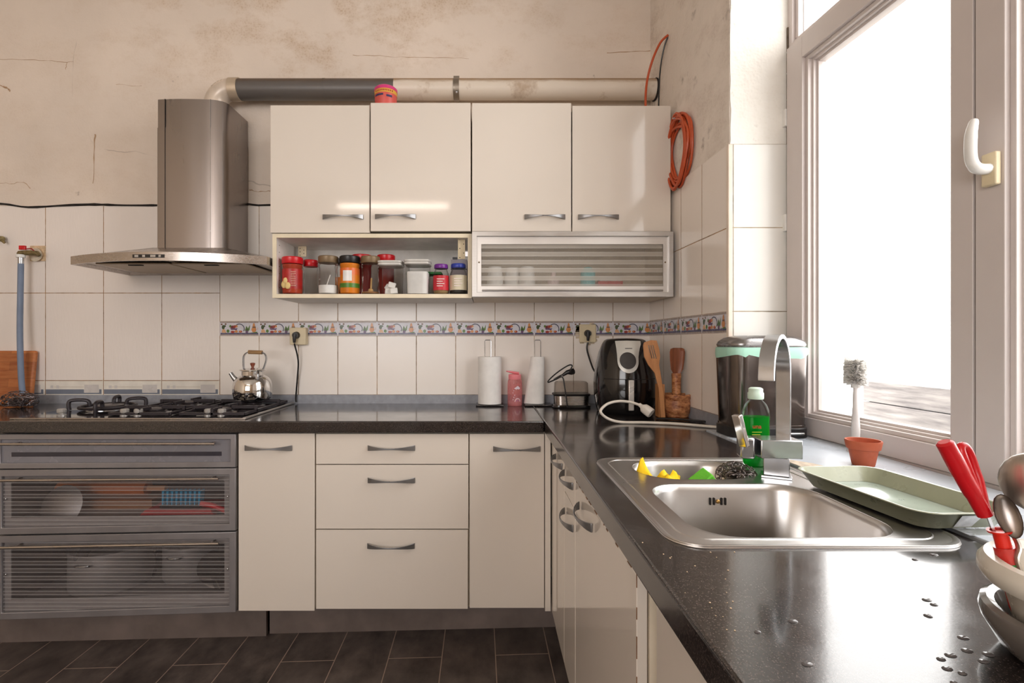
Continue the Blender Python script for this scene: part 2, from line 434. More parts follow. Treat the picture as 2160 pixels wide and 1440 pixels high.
mt['sagein'] = M('sage_plastic_wet', C(176, 190, 178), .10, coat=.5, vary=(6, .12))
mt['bamboo'] = wood('bamboo', C(176, 116, 70), C(205, 146, 96), 2, 3, .5)
mt['dwood'] = wood('dark_wood', C(98, 54, 34), C(150, 84, 50), 2, 3, .4)
mt['block'] = blocks('glued_block_wood')
def bark(name):
    m, nt, p = nodes(name); f = noise_(nt, 26, 6, rough=.7, sc=(1, 1, 2.2))
    nt.links.new(mixc(nt, ramp(nt, f, .38, .62), C(120, 56, 26), C(214, 150, 100)), p.inputs['Base Color']); p.inputs['Roughness'].default_value = .4
    bump(nt, p, f, .7, .004); return m
mt['bark'] = bark('carved_brown_glaze')

# ------------------------------------------------------------------ setting
WB = 2.537
def structure(o, label=None, cat=None): o['kind'] = 'structure'; return tag(o, label, cat)
wall_back = structure(B(-3.2, 1.152, WB, 2.75, -.2, 3.35).build('wall_back', mt['wall']), 'stained beige plaster back wall above white tiles', 'wall')
TY = WB-.006
xa, xb = X(465, WB), .842
B(-3.2, xa, TY, WB, 1.017, 1.912).build('wall_tiles', mt['tl'], wall_back)
# left decorative strip
b = B(-3.2, xa, TY, WB, .944, 1.017)
x = xa
while x > -3.0:
    b.mi = 1; b.box(x-.296, x-.010, TY-.0005, TY, .948, .955)
    b.box(x-.296, x-.100, TY-.0006, TY, .955, .972); b.box(x-.022, x-.010, TY-.0006, TY, .955, .972)
    b.mi = 2; b.box(x-.098, x-.024, TY-.0004, TY, .957, .996)
    for q in range(2): b.box(x-.272+q*.03, x-.257+q*.03, TY-.0004, TY, .977, .992)
    b.mi = 3; b.box(x-.296, x-.006, TY-.0005, TY, 1.0155, 1.018); b.box(x-.0012, x+.0012, TY-.0006, TY, .905, 1.017)
    b.mi = 3; b.box(x-.255, x-.10, TY-.0003, TY, .9835, .9845)
    x -= .2985
b.build('tile_border', [mt['white_wall'], M('slate_print', C(118, 124, 138), .4), M('pale_grey_print', C(205, 199, 196), .3), M('brown_grout', C(150, 112, 76), .8)], wall_back)
B(xa, xb, TY, WB, 1.320, 1.912).build('wall_tiles', mt['tr'], wall_back)
B(xa, xb, TY, WB, .944, 1.247).build('wall_tiles', mt['tr2'], wall_back)
B(-3.2, xb, TY-.001, WB, .895, .944).build('baseboard_strip', mt['slate'], wall_back)

bcols = dict(bg=C(214, 212, 220), taupe=C(160, 146, 138), navy=C(78, 76, 110), ring=C(66, 68, 92), red=C(160, 52, 40), dred=C(110, 40, 46),
             orange=C(208, 138, 78), tan=C(214, 166, 124), green=C(86, 122, 52), dgreen=C(62, 78, 44), purple=C(104, 76, 112), white=C(236, 230, 232), brown=C(112, 78, 56))
bkeys = list(bcols); bm_ = [M('print_'+k, v, .25, vary=(40, .06)) for k, v in bcols.items()]
shapes = [('bg', [(.012, .02), (.988, .02), (.988, .99), (.012, .99)]), ('taupe', [(.012, .9), (.988, .9), (.988, .99), (.012, .99)]),
          ('taupe', [(.012, .02), (.988, .02), (.988, .1), (.012, .1)]), ('navy', [(.02, .1), (.98, .1), (.98, .2), (.02, .2)]),
          ('tan', [(.05, .22), (.17, .2), (.14, .4), (.1, .48), (.06, .4)]), ('dgreen', ell(.09, .6, .04, .16, 9)), ('brown', ell(.05, .8, .025, .06, 8)),
          ('brown', ell(.15, .82, .025, .06, 8)), ('dgreen', ell(.13, .68, .028, .07, 8)), ('green', ell(.21, .33, .038, .12, 8)), ('green', ell(.27, .66, .03, .1, 8)),
          ('RING', None), ('dred', ell(.33, .6, .055, .12, 10)), ('red', ell(.38, .64, .04, .1, 9)), ('orange', ell(.43, .66, .026, .09, 8)),
          ('purple', [(.26, .52), (.46, .52), (.43, .4), (.38, .36), (.31, .38)]), ('white', ell(.35, .38, .06, .03, 8)),
          ('red', ell(.33, .27, .05, .09, 10)), ('orange', ell(.42, .3, .04, .09, 10)), ('red', ell(.53, .29, .045, .08, 10)), ('orange', ell(.52, .3, .025, .05, 8)),
          ('green', [(.64, .36), (.68, .7), (.72, .5), (.77, .78), (.76, .42), (.72, .3)]), ('dgreen', [(.66, .3), (.69, .62), (.73, .34)]), ('purple', ell(.69, .27, .035, .1, 9)),
          ('orange', ell(.87, .43, .06, .19, 12)), ('orange', [(.835, .62), (.905, .62), (.89, .84), (.87, .9), (.85, .84)]), ('brown', [(.83, .56), (.92, .56), (.915, .64), (.835, .64)]),
          ('HAND', None), ('green', [(.78, .2), (.96, .2), (.95, .28), (.86, .24)]), ('white', [(.75, .26), (.83, .25), (.82, .32), (.76, .32)])]
def border(b, org, du, w, z0, h, nrm, u0=0., u1=1.):
    org, du, nrm = Vector(org), Vector(du), Vector(nrm)
    for L, (k, pts) in enumerate(shapes):
        def at(p): return org+du*(max(u0, min(u1, p[0]))*w)+Vector((0, 0, z0+p[1]*h))+nrm*(.0003+.00007*L)
        if k in ('RING', 'HAND'):
            cx, cv, r, t, a0, a1 = (.5, .48, .135, .022, -.5, pi+.35) if k == 'RING' else (.945, .5, .03, .008, -1.6, 1.6)
            b.mi = bkeys.index('ring' if k == 'RING' else 'tan'); n = 14; asp = w/h
            outer = [(cx+r*cos(a0+(a1-a0)*i/n), cv+r*asp*sin(a0+(a1-a0)*i/n)) for i in range(n+1)]
            inner = [(cx+(r-t)*cos(a0+(a1-a0)*i/n), cv+(r-t)*asp*sin(a0+(a1-a0)*i/n)) for i in range(n+1)]
            b.add([at(p) for p in outer+inner], [(i, i+1, i+n+2, i+n+1) for i in range(n)])
        else:
            if all(p[0] >= u1 or p[0] <= u0 for p in pts): continue
            b.mi = bkeys.index(k); b.add([at(p) for p in pts], [tuple(range(len(pts)))])
b = MB(); b.mi = 0; b.box(xa, xb, TY, WB, 1.247, 1.320)
for i in range(12):
    border(b, (xa+i*.2018, TY, 0), (1, 0, 0), .2018, 1.247, .073, (0, -1, 0), 0, min(1, (xb-xa-i*.2018)/.2018))
b.build('tile_border', bm_, wall_back, flat=True)
# open crack under the lifted plaster edge, its shadow built as a dark tube
b = MB()
pts = [(-3.18, 2.53, 1.922), P(-60, 428, 2.53), P(8, 430, 2.53), P(60, 437, 2.53), P(140, 433, 2.53), P(200, 431, 2.53), P(260, 433, 2.53), P(335, 433, 2.53)]
b.tube(sm(pts, 4), [.0045+.0025*random.random() for _ in range(29)], 6)
b.tube([P(522, 430, 2.53), P(545, 433, 2.53), P(575, 432, 2.53)], .005, 6)
def hair(pts, r):
    q = sm([P(x, y, WB) for x, y in pts], 5); q = [v+Vector((random.uniform(-.003, .003), 0, random.uniform(-.003, .003))) for v in q]
    b2.tube(q, [r*random.uniform(.3, 1.2) for _ in q], 5)
b2 = MB()
hair([(-20, 124), (60, 126), (110, 129), (155, 131)], .0014); hair([(142, 130), (138, 146)], .0014)
hair([(201, 283), (199, 320), (197, 388)], .0035); hair([(0, 385), (25, 387), (50, 384), (65, 398)], .0014)
hair([(745, 116), (800, 118), (860, 121), (930, 122), (990, 123)], .0013); hair([(1280, 111), (1330, 109), (1378, 106)], .0024)
hair([(0, 180), (14, 186), (22, 192)], .005); hair([(525, 400), (545, 404), (570, 402)], .0025); hair([(244, 178), (300, 182)], .001)
b2.build('hairline_cracks', M('brown_crack', C(186, 154, 124), .9), wall_back)
b.build('crack', mt['dark'], wall_back)

# right wall (stands slightly out of square), with the window niche
def XR(y): return .846+.0242*(WB-y)
b = MB().prism([(XR(WB), WB), (XR(1.753), 1.753), (1.152, 1.753), (1.152, WB)], -.2, 3.35)
b.box(.80, 1.152, -.6, 1.753, -.2, .862).box(1.0, 1.25, -2.8, .18, -.2, 3.35).box(.87, 1.2, .18, 1.753, 2.98, 3.35)
wall_right = structure(b.build('wall_right', mt['wallr']), 'rough stained plaster wall to the right with the window niche', 'wall')
def strip_r(y0, y1, z0, z1, t=.006):
    b = MB(); b.prism([(XR(y0)-t, y0), (XR(y1)-t, y1), (XR(y1)+.001, y1), (XR(y0)+.001, y0)], z0, z1); return b
strip_r(1.753, TY, 1.322, 1.916).build('wall_tiles', mt['tw'], wall_right)
strip_r(1.753, TY, .944, 1.249).build('wall_tiles', mt['tw2'], wall_right)
strip_r(1.753, TY, .895, .944, .007).build('baseboard_strip', mt['slate'], wall_right)
b = strip_r(1.753, TY, 1.249, 1.322)
dr = Vector((-.0242, 1, 0)).normalized()
for y0, u0, u1 in ((1.753, 0, 1), (1.950, 0, 1), (2.147, 0, 1), (2.344, 0, .95)):
    # patterns run from the corner towards the room
    border(b, (XR(y0+.197)-.006, y0+.197, 0), tuple(-dr), .197, 1.249, .073, (-1, 0, 0), 1-u1, 1-u0)
b.build('tile_border', bm_, wall_right, flat=True)
B(.866, 1.072, 1.746, 1.7535, .904, 1.916).build('wall_tiles', mt['tv'], wall_right, bevel=.001)
rg = [(.8655, 1.914)]+[(.8655+random.uniform(0, .005), 1.93+.035*k) for k in range(31)]+[(.868, 3.0), (1.073, 3.0), (1.073, 1.914)]
MB().prism_y(rg, 1.7485, 1.7535).build('reveal_plaster', plaster('white_rough_plaster', C(246, 243, 236), C(190, 176, 150), .25, True), wall_right)
B(.858, .8745, 1.7455, 1.762, .904, 1.916).build('corner_trim', M('edge_trim', C(240, 224, 208), .4), wall_right, bevel=.003)
# ragged filling along the window frame
b = MB(); z = .92
while z < 2.3:
    h = random.uniform(.03, .09); b.box(1.066, 1.075, 1.742+random.uniform(-.004, .004), 1.754, z, z+h); z += h+random.uniform(0, .008)
b.build('mortar_gap', M('old_mortar', C(110, 96, 82), .9, vary=(50, .4), bmp=(80, .8, .004)), wall_right)

mt['warm_wall'] = M('warm_cream_paint', C(228, 210, 188), .7)
structure(B(-3.4, -3.2, -2.8, 2.75, -.2, 3.35).build('wall_left', mt['warm_wall']))
b = B(-3.4, 1.45, -2.85, -2.65, -.2, 1.0).box(-3.4, 1.45, -2.85, -2.65, 2.6, 3.35).box(-3.4, -2.6, -2.85, -2.65, 1.0, 2.6).box(-.4, 1.45, -2.85, -2.65, 1.0, 2.6)  # unseen wall; its opening is added to let in fill daylight
structure(b.build('wall_front', mt['warm_wall']))
structure(B(-3.4, 1.45, -2.85, 2.75, 3.3, 3.4).build('ceiling', mt['white_wall']))
def fz(x): return .004+.024*x
b = MB().loft([[(-3.3, -2.7, fz(-3.3)-.1), (1.3, -2.7, fz(1.3)-.1), (1.3, 2.6, fz(1.3)-.1), (-3.3, 2.6, fz(-3.3)-.1)],
               [(-3.3, -2.7, fz(-3.3)), (1.3, -2.7, fz(1.3)), (1.3, 2.6, fz(1.3)), (-3.3, 2.6, fz(-3.3))]])
structure(b.build('floor', mt['floor']), 'dark slate look floor of staggered tiles', 'floor')
structure(B(1.45, 9, -6, 8, -.3, -.1).build('ground', M('outdoor_paving', C(150, 146, 140), .9)))
# outside
t = B(1.62, 1.66, -.8, 2.09, -.1, .62)
for k in range(5): t.box(1.60, 1.64, -.8, 2.09, .62+k*.087, .62+k*.087+.083)
tag(t.build('plank_fence', wood('weathered_plank', C(120, 120, 124), C(176, 176, 178), 1, 4, .8), loc=(1.62, .6, -.1)), 'weathered grey plank fence outside behind the window glass', 'fence')

# window: local frame u (towards camera), n (outwards), z
WO = Vector((1.07, 1.753, 0)); WE = Vector((.0625, -1, 0)).normalized(); WN = Vector((1, .0625, 0)).normalized()
def wp(u, n, z): return WO+WE*u+WN*n+Vector((0, 0, z))
def wbox(b, u0, u1, n0, n1, z0, z1):
    q = [wp(u, n, z) for z in (z0, z1) for u, n in ((u0, n0), (u1, n0), (u1, n1), (u0, n1))]
    return b.add(q, [(0,3,2,1),(4,5,6,7),(0,1,5,4),(1,2,6,5),(2,3,7,6),(3,0,4,7)])
win = bpy.data.objects.new('window_1', None); COL.objects.link(win); win.location = (1.07, 1.0, .9)
structure(win, 'tall white plastic casement window with a top light over the sill', 'window')
b = MB()
for a in ((0, .026, 0, .07, .897, 2.98), (1.46, 1.5, 0, .07, .897, 2.98), (0, 1.5, 0, .07, .889, .904), (0, 1.5, 0, .07, 2.243, 2.262), (0, 1.5, 0, .07, 2.93, 2.98)):
    wbox(b, *a)
wbox(b, .026, 1.46, .012, .07, 2.262, 2.276); wbox(b, .026, .040, .012, .07, 2.276, 2.93)
b.build('window_frame', mt['pvc'], win, bevel=.002)
b = MB(); wbox(b, 0, 1.5, -.012, 0, .893, .906); b.build('window_bead', mt['pvc'], win, bevel=.004)
def sash(u0, u1, z0, z1, st, rb, rt):
    b = MB()
    # stepped profile: outer face, inner bead
    for k, (n0, ins) in enumerate(((-.016, 0), (-.004, .018), (.006, .011), (.016, .007))):
        pass
    w1, w2 = st[0], st[1]
    wbox(b, u0, u0+w1-.026, -.016, .05, z0, z1); wbox(b, u1-w2+.026, u1, -.016, .05, z0, z1)
    wbox(b, u0+w1-.026, u1-w2+.026, -.016, .05, z0, z0+rb-.026); wbox(b, u0+w1-.026, u1-w2+.026, -.016, .05, z1-rt+.026, z1)
    for n0, i in ((-.004, .014), (.010, .007), (.022, 0)):
        a0, a1, c0, c1 = u0+w1-.026, u1-w2+.026, z0+rb-.026, z1-rt+.026
        j = .026-i
        wbox(b, a0, a0+j, n0, .05, c0, c1); wbox(b, a1-j, a1, n0, .05, c0, c1)
        wbox(b, a0+j, a1-j, n0, .05, c0, c0+j); wbox(b, a0+j, a1-j, n0, .05, c1-j, c1)
    s = b.build('sash', mt['pvc'], win, bevel=.0015)
    g = MB(); wbox(g, u0+w1-.02, u1-w2+.02, .03, .034, z0+rb-.02, z1-rt+.02); g.build('pane', mt['pane'], s)
    return s
s1 = sash(.022, .645, .907, 2.241, (.102, .076), .084, .097)
s2 = sash(.6505, 1.46, .907, 2.241, (.085, .085), .084, .097)
g = MB(); wbox(g, .04, 1.46, .03, .034, 2.276, 2.93); g.build('pane', mt['pane'], win)
for zz in (1.975, 1.605):
    b = MB(); wbox(b, -.002, .020, -.020, -.004, zz-.0, zz+.06); b.build('hinge', mt['white'], win, bevel=.003)
# handle on the second sash
hr = MB(); wbox(hr, .674, .704, -.030, -.016, Z(394, 1.07), Z(325, 1.07)); hp = hr.build('handle_plate', mt['ivory'], win, bevel=.003)
hz = Z(358, 1.07)
pth = sm([wp(.689, -.028, hz), wp(.688, -.045, hz-.001), wp(.686, -.057, hz+.005), wp(.684, -.064, hz+.026), wp(.684, -.064, hz+.070), wp(.683, -.058, hz+.095), wp(.682, -.053, hz+.108)], 5)
MB().tube(pth, [.0115]*11+[.011]*10+[.0105, .010, .010, .0095, .009, .009, .0085, .008, .007, .005], 12).build('handle', mt['white'], hp)

sill = structure(B(.782, 1.075, -.5, 1.753, .862, .9045).box(1.07, 1.20, .18, 1.74, .862, .888).build('trim_1', M('pale_blue_sill', C(196, 204, 214), .3, vary=(5, .1)), bevel=.003), 'pale blue grey window sill worn at its edge', 'sill')
b = MB()
pts = [(.7835+.025*max(0, sin(i*.9))*random.random(), 1.30-.012*i) for i in range(16)]
b.prism([(.7835, 1.305), (.80, 1.30), (.835, 1.26), (.85, 1.22), (.84, 1.19), (.825, 1.17), (.80, 1.14), (.7835, 1.13)], .9043, .9052)
b.build('worn_patch', M('bare_worn_sill', C(214, 196, 176), .8, vary=(40, .35)), sill)

# tube lamp on the ceiling behind the camera, mirrored in the wall cabinet doors
lamp = thing('ceiling_lamp', 'white fluorescent tube fitting on the ceiling behind the camera', 'lamp', (-1.16, -1.73, 2.93))
B(-1.88, -.44, -1.79, -1.67, 2.93, 2.985).build('housing', mt['white'], lamp, bevel=.006)
for x in (-1.7, -.62): MB().cyl((x, -1.73, 2.985), (x, -1.73, 3.3), .006, n=8).build('rod', mt['white'], lamp)
MB().cyl((-1.84, -1.73, 2.905), (-.48, -1.73, 2.905), .019).build('tube', M('lit_tube', (1, .84, .73, 1), .5, emit=19, vary=(1, 0)), lamp)

# ------------------------------------------------------------------ wall cabinets
def handle(c, ax, out, L, parent, m=None, hmax=.0225):
    c, ax, out = Vector(c), Vector(ax), Vector(out); up = Vector((0, 0, 1)); rings = []
    n = 16
    for i in range(n+1):
        u = -1+2*i/n
        p = .002+.026*(1-u*u)**.8; h = (.0058+(hmax-.0058)*abs(u)**1.7)/2; t = .0045
        o = c+ax*(u*L/2)+out*p
        rings.append([o-up*h, o+up*h, o+up*h+out*t, o-up*h+out*t])
    return MB().loft(rings).build('handle', m or mt['nickel'], parent, bevel=.0012)
def carcass(b, x0, x1, y0, y1, z0, z1, t=.017, top=True, back=True):
    b.box(x0, x0+t, y0, y1, z0, z1).box(x1-t, x1, y0, y1, z0, z1).box(x0+t, x1-t, y0, y1, z0, z0+t)
    if top: b.box(x0+t, x1-t, y0, y1, z1-t, z1)
    if back: b.box(x0+t, x1-t, y1-.006, y1, z0+t, z1-t)
    return b
UF = 2.218
wc = []
for x0p, x1p, dd, lab in ((570, 994, ((570, 780, 222, 491, 0, 724), (782, 993, 218, 488, -.006, 835)), 'cream double wall cabinet over the open spice shelf beside the hood'),
                          (995.5, 1415, ((995.5, 1205, 217.5, 488, -.002, 1149), (1207, 1415, 223, 488.5, 0, 1262)), 'cream double wall cabinet over the ribbed glass flap by the corner')):
    x0, x1 = X(x0p, UF), X(x1p, UF)
    c = thing('wall_cabinet', lab, 'cabinet', ((x0+x1)/2, 2.37, 1.715), 'cream wall cabinets')
    carcass(MB(), x0+.001, x1-.001, UF+.02, 2.529, 1.716, 2.276).build('carcass', mt['carc'], c)
    for a0, a1, t0, t1, oy, hx in dd:
        d = B(X(a0, UF)+.0007, X(a1, UF)-.0007, UF+oy, UF+.0185, Z(t1, UF), Z(t0, UF)).build('door', mt['cream'], c, bevel=.0012)
        handle((X(hx, UF), UF+oy, Z(458, UF)), (1, 0, 0), (0, -1, 0), .183, d)
# open shelf
x0, x1 = X(575, UF), X(995, UF)
sh = thing('open_shelf', 'cream open shelf box full of spice jars under the wall cabinet', 'shelf', ((x0+x1)/2, 2.38, 1.413))
zb0, zb1 = Z(628, UF), Z(493, UF)
b = carcass(MB(), x0, x1, UF+.002, 2.528, zb0, zb1, .0175); b.mi = 1
for k in range(7): b.cyl((x0+.0172, UF+.03, zb0+.05+k*.032), (x0+.0182, UF+.03, zb0+.05+k*.032), .0022, n=8)
b.build('carcass', [mt['inwhite'], mt['dark']], sh)
b = MB().plate([(x0-.0004, zb0-.0004), (x1+.0004, zb0-.0004), (x1+.0004, zb1+.0004), (x0-.0004, zb1+.0004)], [[(x0+.0175, zb0+.0175), (x1-.0175, zb0+.0175), (x1-.0175, zb1-.0175), (x0+.0175, zb1-.0175)]], UF-.001, UF+.0022, lambda a, c, t: (a, t, c))
b.build('edge_band', M('yellowed_edge', C(232, 218, 190), .4, vary=(9, .1)), sh)
for (pa, pb, qa, qb, dd, tl) in ((629, 646, 519, 541, 2.40, 0), (966, 981, 500, 546, 2.26, .09)):
    b = B(X(pa, dd), X(pb, dd), dd, dd+.006, Z(qb, dd), Z(qa, dd))
    b.mi = 1
    for k in range(5): b.ball((X(pa+4+8*(k % 2), dd), dd-.0005, Z(qa+5+(qb-qa-8)*k/4, dd)), .0022, n=8, m=5)
    b.build('hinge_plate', [mt['ivory'], mt['dark']], sh)
    if tl: B(X(974, dd), x1-.016, dd+.004, dd+.01, Z(540, dd), Z(530, dd)).build('hinge_bracket', mt['satin'], sh)

# flap unit with ribbed glass
x0, x1 = X(995.5, UF), X(1417, UF); z0, z1 = Z(627, UF), Z(490, UF)
fl = thing('flap_cabinet', 'wall cabinet with aluminium framed ribbed glass flap beside the spice shelf', 'cabinet', ((x0+x1)/2, 2.38, z0))
carcass(MB(), x0+.002, x1-.006, UF+.004, 2.528, z0+.001, z1-.001, .016).build('carcass', mt['carc'], fl)
def frame(b, x0, x1, z0, z1, w, y0, y1):
    return b.plate([(x0, z0), (x1, z0), (x1, z1), (x0, z1)], [[(x0+w, z0+w), (x1-w, z0+w), (x1-w, z1-w), (x0+w, z1-w)]], y0, y1, lambda a, c, t: (a, t, c))
fr = frame(MB(), x0, x1, z0, z1, .0215, UF-.022, UF+.002)
fr = fr.build('flap_frame', mt['alu'], fl, bevel=.0015)
ib = MB().plate([(x0+.0215, z0+.0215), (x1-.0215, z0+.0215), (x1-.0215, z1-.0205), (x0+.0215, z1-.0205)], [[(x0+.042, z0+.049), (x1-.042, z0+.049), (x1-.042, z1-.055), (x0+.042, z1-.055)]], UF-.010, UF-.004, lambda a, c, t: (a, t, c))
ib.build('inner_frame', brushed('pale_aluminium', C(214, 210, 206), .4, 0, .1), fr)
b = MB().cyl((x0+.045, UF-.016, z0+.030), (x1-.045, UF-.016, z0+.030), .004, n=10).build('grip_rail', mt['alu'], fr)
B(x0+.03, x1-.03, UF-.0035, UF-.0005, z0+.03, z1-.03).build('pane', mt['ribU'], fl)
for sx in (x0+.032, x1-.033): MB().ball((sx, UF-.0105, (z0+z1)/2+.01), .004, n=8, m=6).build('screw', mt['brown'], fr)
zs = z0+.018
def simple_lathe(name, prof, cx, cy_, z, m, label, cat, group=None, n=20, sx=1, sy=1):
    o = MB().lathe([(r, z+h) for r, h in prof], cx, cy_, n, sx=sx, sy=sy).build(name, m, loc=(cx, cy_, z)); return tag(o, label, cat, group)
for px, dd, lab in ((1044, 2.30, 'white cup at the left end behind the ribbed glass flap'), (1081, 2.33, 'white cup second from the left behind the ribbed flap'), (1112, 2.30, 'white jar third from the left behind the ribbed flap')):
    simple_lathe('cup', [(.03, 0), (.036, .01), (.038, .07), (.034, .10), (.03, .13)], X(px, dd), dd, zs, mt['white'], lab, 'cup', 'white cups behind the ribbed flap')
simple_lathe('white_bottle', [(.026, 0), (.028, .01), (.028, .07), (.012, .085), (.012, .105)], X(1167, 2.30), 2.30, zs, M('pinkish_white', C(236, 214, 210), .4), 'small pinkish white bottle in the middle behind the ribbed flap', 'bottle')
bt = thing('cleaner_bottle', 'tall turquoise bottle with yellow base behind the ribbed flap', 'bottle', (X(1240, 2.28), 2.28, zs))
MB().lathe([(.034, zs), (.036, zs+.01), (.036, zs+.03)], X(1240, 2.28), 2.28, 20).build('base', M('yellow_base', C(226, 170, 60), .4), bt)
MB().lathe([(.034, zs+.03), (.034, zs+.10), (.018, zs+.125)], X(1240, 2.28), 2.28, 20).build('body', M('turquoise', C(120, 206, 210), .35), bt)
pk = thing('packet', 'red and white food packet right of the turquoise bottle', 'packet', (X(1286, 2.29), 2.29, zs))
B(X(1258, 2.27), X(1316, 2.27), 2.27, 2.33, zs, zs+.03).build('lower_panel', M('packet_beige', C(216, 206, 190), .6), pk)
B(X(1262, 2.27), X(1314, 2.27), 2.272, 2.328, zs+.03, zs+.062).build('red_panel', mt['red'], pk)
B(X(1266, 2.27), X(1310, 2.27), 2.274, 2.326, zs+.062, zs+.085).build('top_panel', M('packet_grey', C(206, 206, 204), .6), pk)

# jars on the spice shelf
ZS = zb0+.0178
jp = [(.82, 0), (.97, .004), (1, .02), (1, .05), (.93, .062), (.93, .16), (1, .17), (1, .185), (.82, .197)]
def jar(px0, px1, pytop, d, label, cap, content=None, lab=None, name='spice_jar', caph=.027, fill=.4, glassm=None, square=0):
    r = (px1-px0)/2*d/F; cx = X((px0+px1)/2, d); H = Z(pytop, d)-ZS
    t = thing(name, label, 'jar', (cx, d, ZS), 'jars on the spice shelf')
    hb = H-caph; s = hb/.197
    MB().lathe([(r*.97*a, ZS+h*s) for a, h in jp], cx, d, 28, sup=square).build('body', glassm or mt['glass'], t)
    if content:
        top = min(fill*hb, hb*.95)
        pr = [(r*.9*a, ZS+.003+h*s) for a, h in jp if h*s < top-.003]
        pr += [(pr[-1][0], ZS+top)]
        MB().lathe(pr, cx, d, 24, sup=square).build('contents', content, t)
    MB().lathe([(r*.93, ZS+hb-.004), (r*.96, ZS+hb-.002), (r*.97, ZS+H-.004), (r*.9, ZS+H)], cx, d, 32, sup=square).build('lid', cap, t)
    if lab:
        z0_, z1_, lm = lab
        MB().lathe([(r*.97*.945, ZS+z0_*hb), (r*.97*.945, ZS+z1_*hb)], cx, d, 32, caps=(False, False), sup=square).build('label', lm, t)
    return t, cx, r, hb
chili = M('chili_powder', C(176, 62, 34), .8); curry = M('curry_powder', C(232, 132, 22), .7)
redlab = M('red_label', C(176, 34, 30), .4, vary=(22, .2))
t, cx, r, hb = jar(595, 639, 543, 2.26, 'red labelled chili jar with red lid at the left end of the shelf', mt['red'], chili, (.17, .80, redlab), fill=.95)
b = MB()
for a, h, s_ in ((-.5, .30, .018), (-.1, .26, .016), (-.35, .42, .014)):
    b.ball((cx+r*.93*sin(a), 2.26-r*.93*cos(a), ZS+hb*h), s_*.8, .003, s_)
b.build('pepper_print', M('pale_yellow_print', C(226, 196, 130), .5), t)
b = MB()
for k in range(9): b.box(cx+r*.2, cx+r*(.55+.15*random.random()), 2.26-r*.96, 2.26-r*.93, ZS+hb*(.25+k*.055), ZS+hb*(.265+k*.055))
b.build('print_lines', M('pale_print', C(230, 190, 170), .5), t)
jar(640, 671, 549, 2.33, 'empty clear jar with red lid between the chili and the salt', mt['red'])
t, cx, r, hb = jar(671, 714, 541, 2.26, 'clear jar of white salt with brown lid and spoon', mt['brown'], mt['sugar'], fill=.28)
MB().tube([(cx-.012, 2.26, ZS+.03), (cx+.012, 2.25, ZS+.09)], .0025, 8).build('spoon', mt['white'], t)
lab_o = grad_z('orange_green_label', .02, .11, [(0, C(90, 140, 40)), (.2, C(80, 130, 40)), (.33, C(222, 126, 30)), (.75, C(226, 110, 44))])
t, cx, r, hb = jar(716, 760, 541, 2.26, 'orange curry jar with black lid and white printed label', mt['black'], curry, (.2, .80, lab_o), fill=.97)
b = MB().lathe([(r*.97*.96, ZS+hb*.40), (r*.97*.96, ZS+hb*.72)], cx, 2.26, 40, caps=(False, False))
b.f = [f for f in b.f if all(abs(b.v[i][0]-cx+.001) < r*.52 and b.v[i][1] < 2.26 for i in f)]; b.m = [0]*len(b.f)
b.build('white_panel', mt['white'], t)
t, cx, r, hb = jar(761, 802, 541.5, 2.26, 'nearly empty clear jar with brown lid and a small scoop', mt['brown'], M('brown_crumbs', C(150, 106, 70), .8), fill=.08)
MB().tube([(cx+.004, 2.25, ZS+.02), (cx+.006, 2.255, ZS+.075)], .004, 8).ball((cx+.004, 2.248, ZS+.018), .012, .012, .010).build('scoop', M('wood_scoop', C(190, 150, 96), .6), t)
jar(742, 786, 538.5, 2.36, 'red lidded jar standing behind the nearly empty jar', mt['red'], M('red_spice', C(150, 40, 34), .8), fill=.9)
jar(795, 834, 538.5, 2.37, 'red lidded jar standing behind the tea bag canister', mt['red'], M('red_spice_mix', C(158, 44, 36), .8), fill=.9)
jar(706, 728, 546, 2.38, 'black lidded jar hidden behind the salt and curry jars', mt['black'], curry, fill=.6)
def canister(px0, px1, pytop, d, label):
    cx = X((px0+px1)/2, d); r = (px1-px0)/2*d/F*.80; H = Z(pytop, d)-ZS
    t = thing('canister', label, 'canister', (cx, d, ZS), 'square canisters on the spice shelf')
    MB().lathe([(r*.93, ZS), (r, ZS+.006), (r*1.06, ZS+H-.02)], cx, d, 40, sup=6).build('body', mt['glass'], t)
    MB().lathe([(r*1.07, ZS+H-.022), (r*1.16, ZS+H-.018), (r*1.16, ZS+H-.012), (r*1.1, ZS+H-.011), (r*1.18, ZS+H-.006), (r*1.18, ZS+H), (r*1.05, ZS+H+.002)], cx, d, 40, sup=6).build('lid', M('pale_grey_lid', C(206, 202, 196), .35), t)
    return t, cx, r, H
t, cx, r, H = canister(798, 853, 553, 2.27, 'clear square canister with tea bags inside')
for k, (dx, dy, dz, a) in enumerate(((-.012, 0, .012, .1), (.014, -.012, .014, -.1), (.004, -.008, .040, .3), (-.014, .01, .03, .6))):
    q = B(-.017, .017, -.006, .006, -.013, .013); q.xf(Matrix.Translation((cx+dx, 2.27+dy, ZS+dz+.004)) @ Matrix.Rotation(a, 4, 'Y')); q.build('tea_bag', mt['paper'], t, bevel=.003)
t, cx, r, H = canister(853, 911, 551, 2.27, 'clear square canister three quarters full of white sugar')
MB().lathe([(r*.9, ZS+.003), (r*.96, ZS+H*.62), (r*.94, ZS+H*.66)], cx, 2.27, 40, sup=6).build('contents', mt['sugar'], t)
gb = thing('storage_box', 'clear box with green lid behind the sugar canister', 'box', (X(902, 2.40), 2.42, ZS))
B(X(872, 2.38), X(930, 2.38), 2.38, 2.46, ZS, ZS+.11).build('body', mt['glass'], gb, bevel=.006)
B(X(870, 2.38), X(932, 2.38), 2.375, 2.465, ZS+.11, ZS+.122).build('lid', M('green_lid', C(40, 132, 52), .4), gb, bevel=.004)
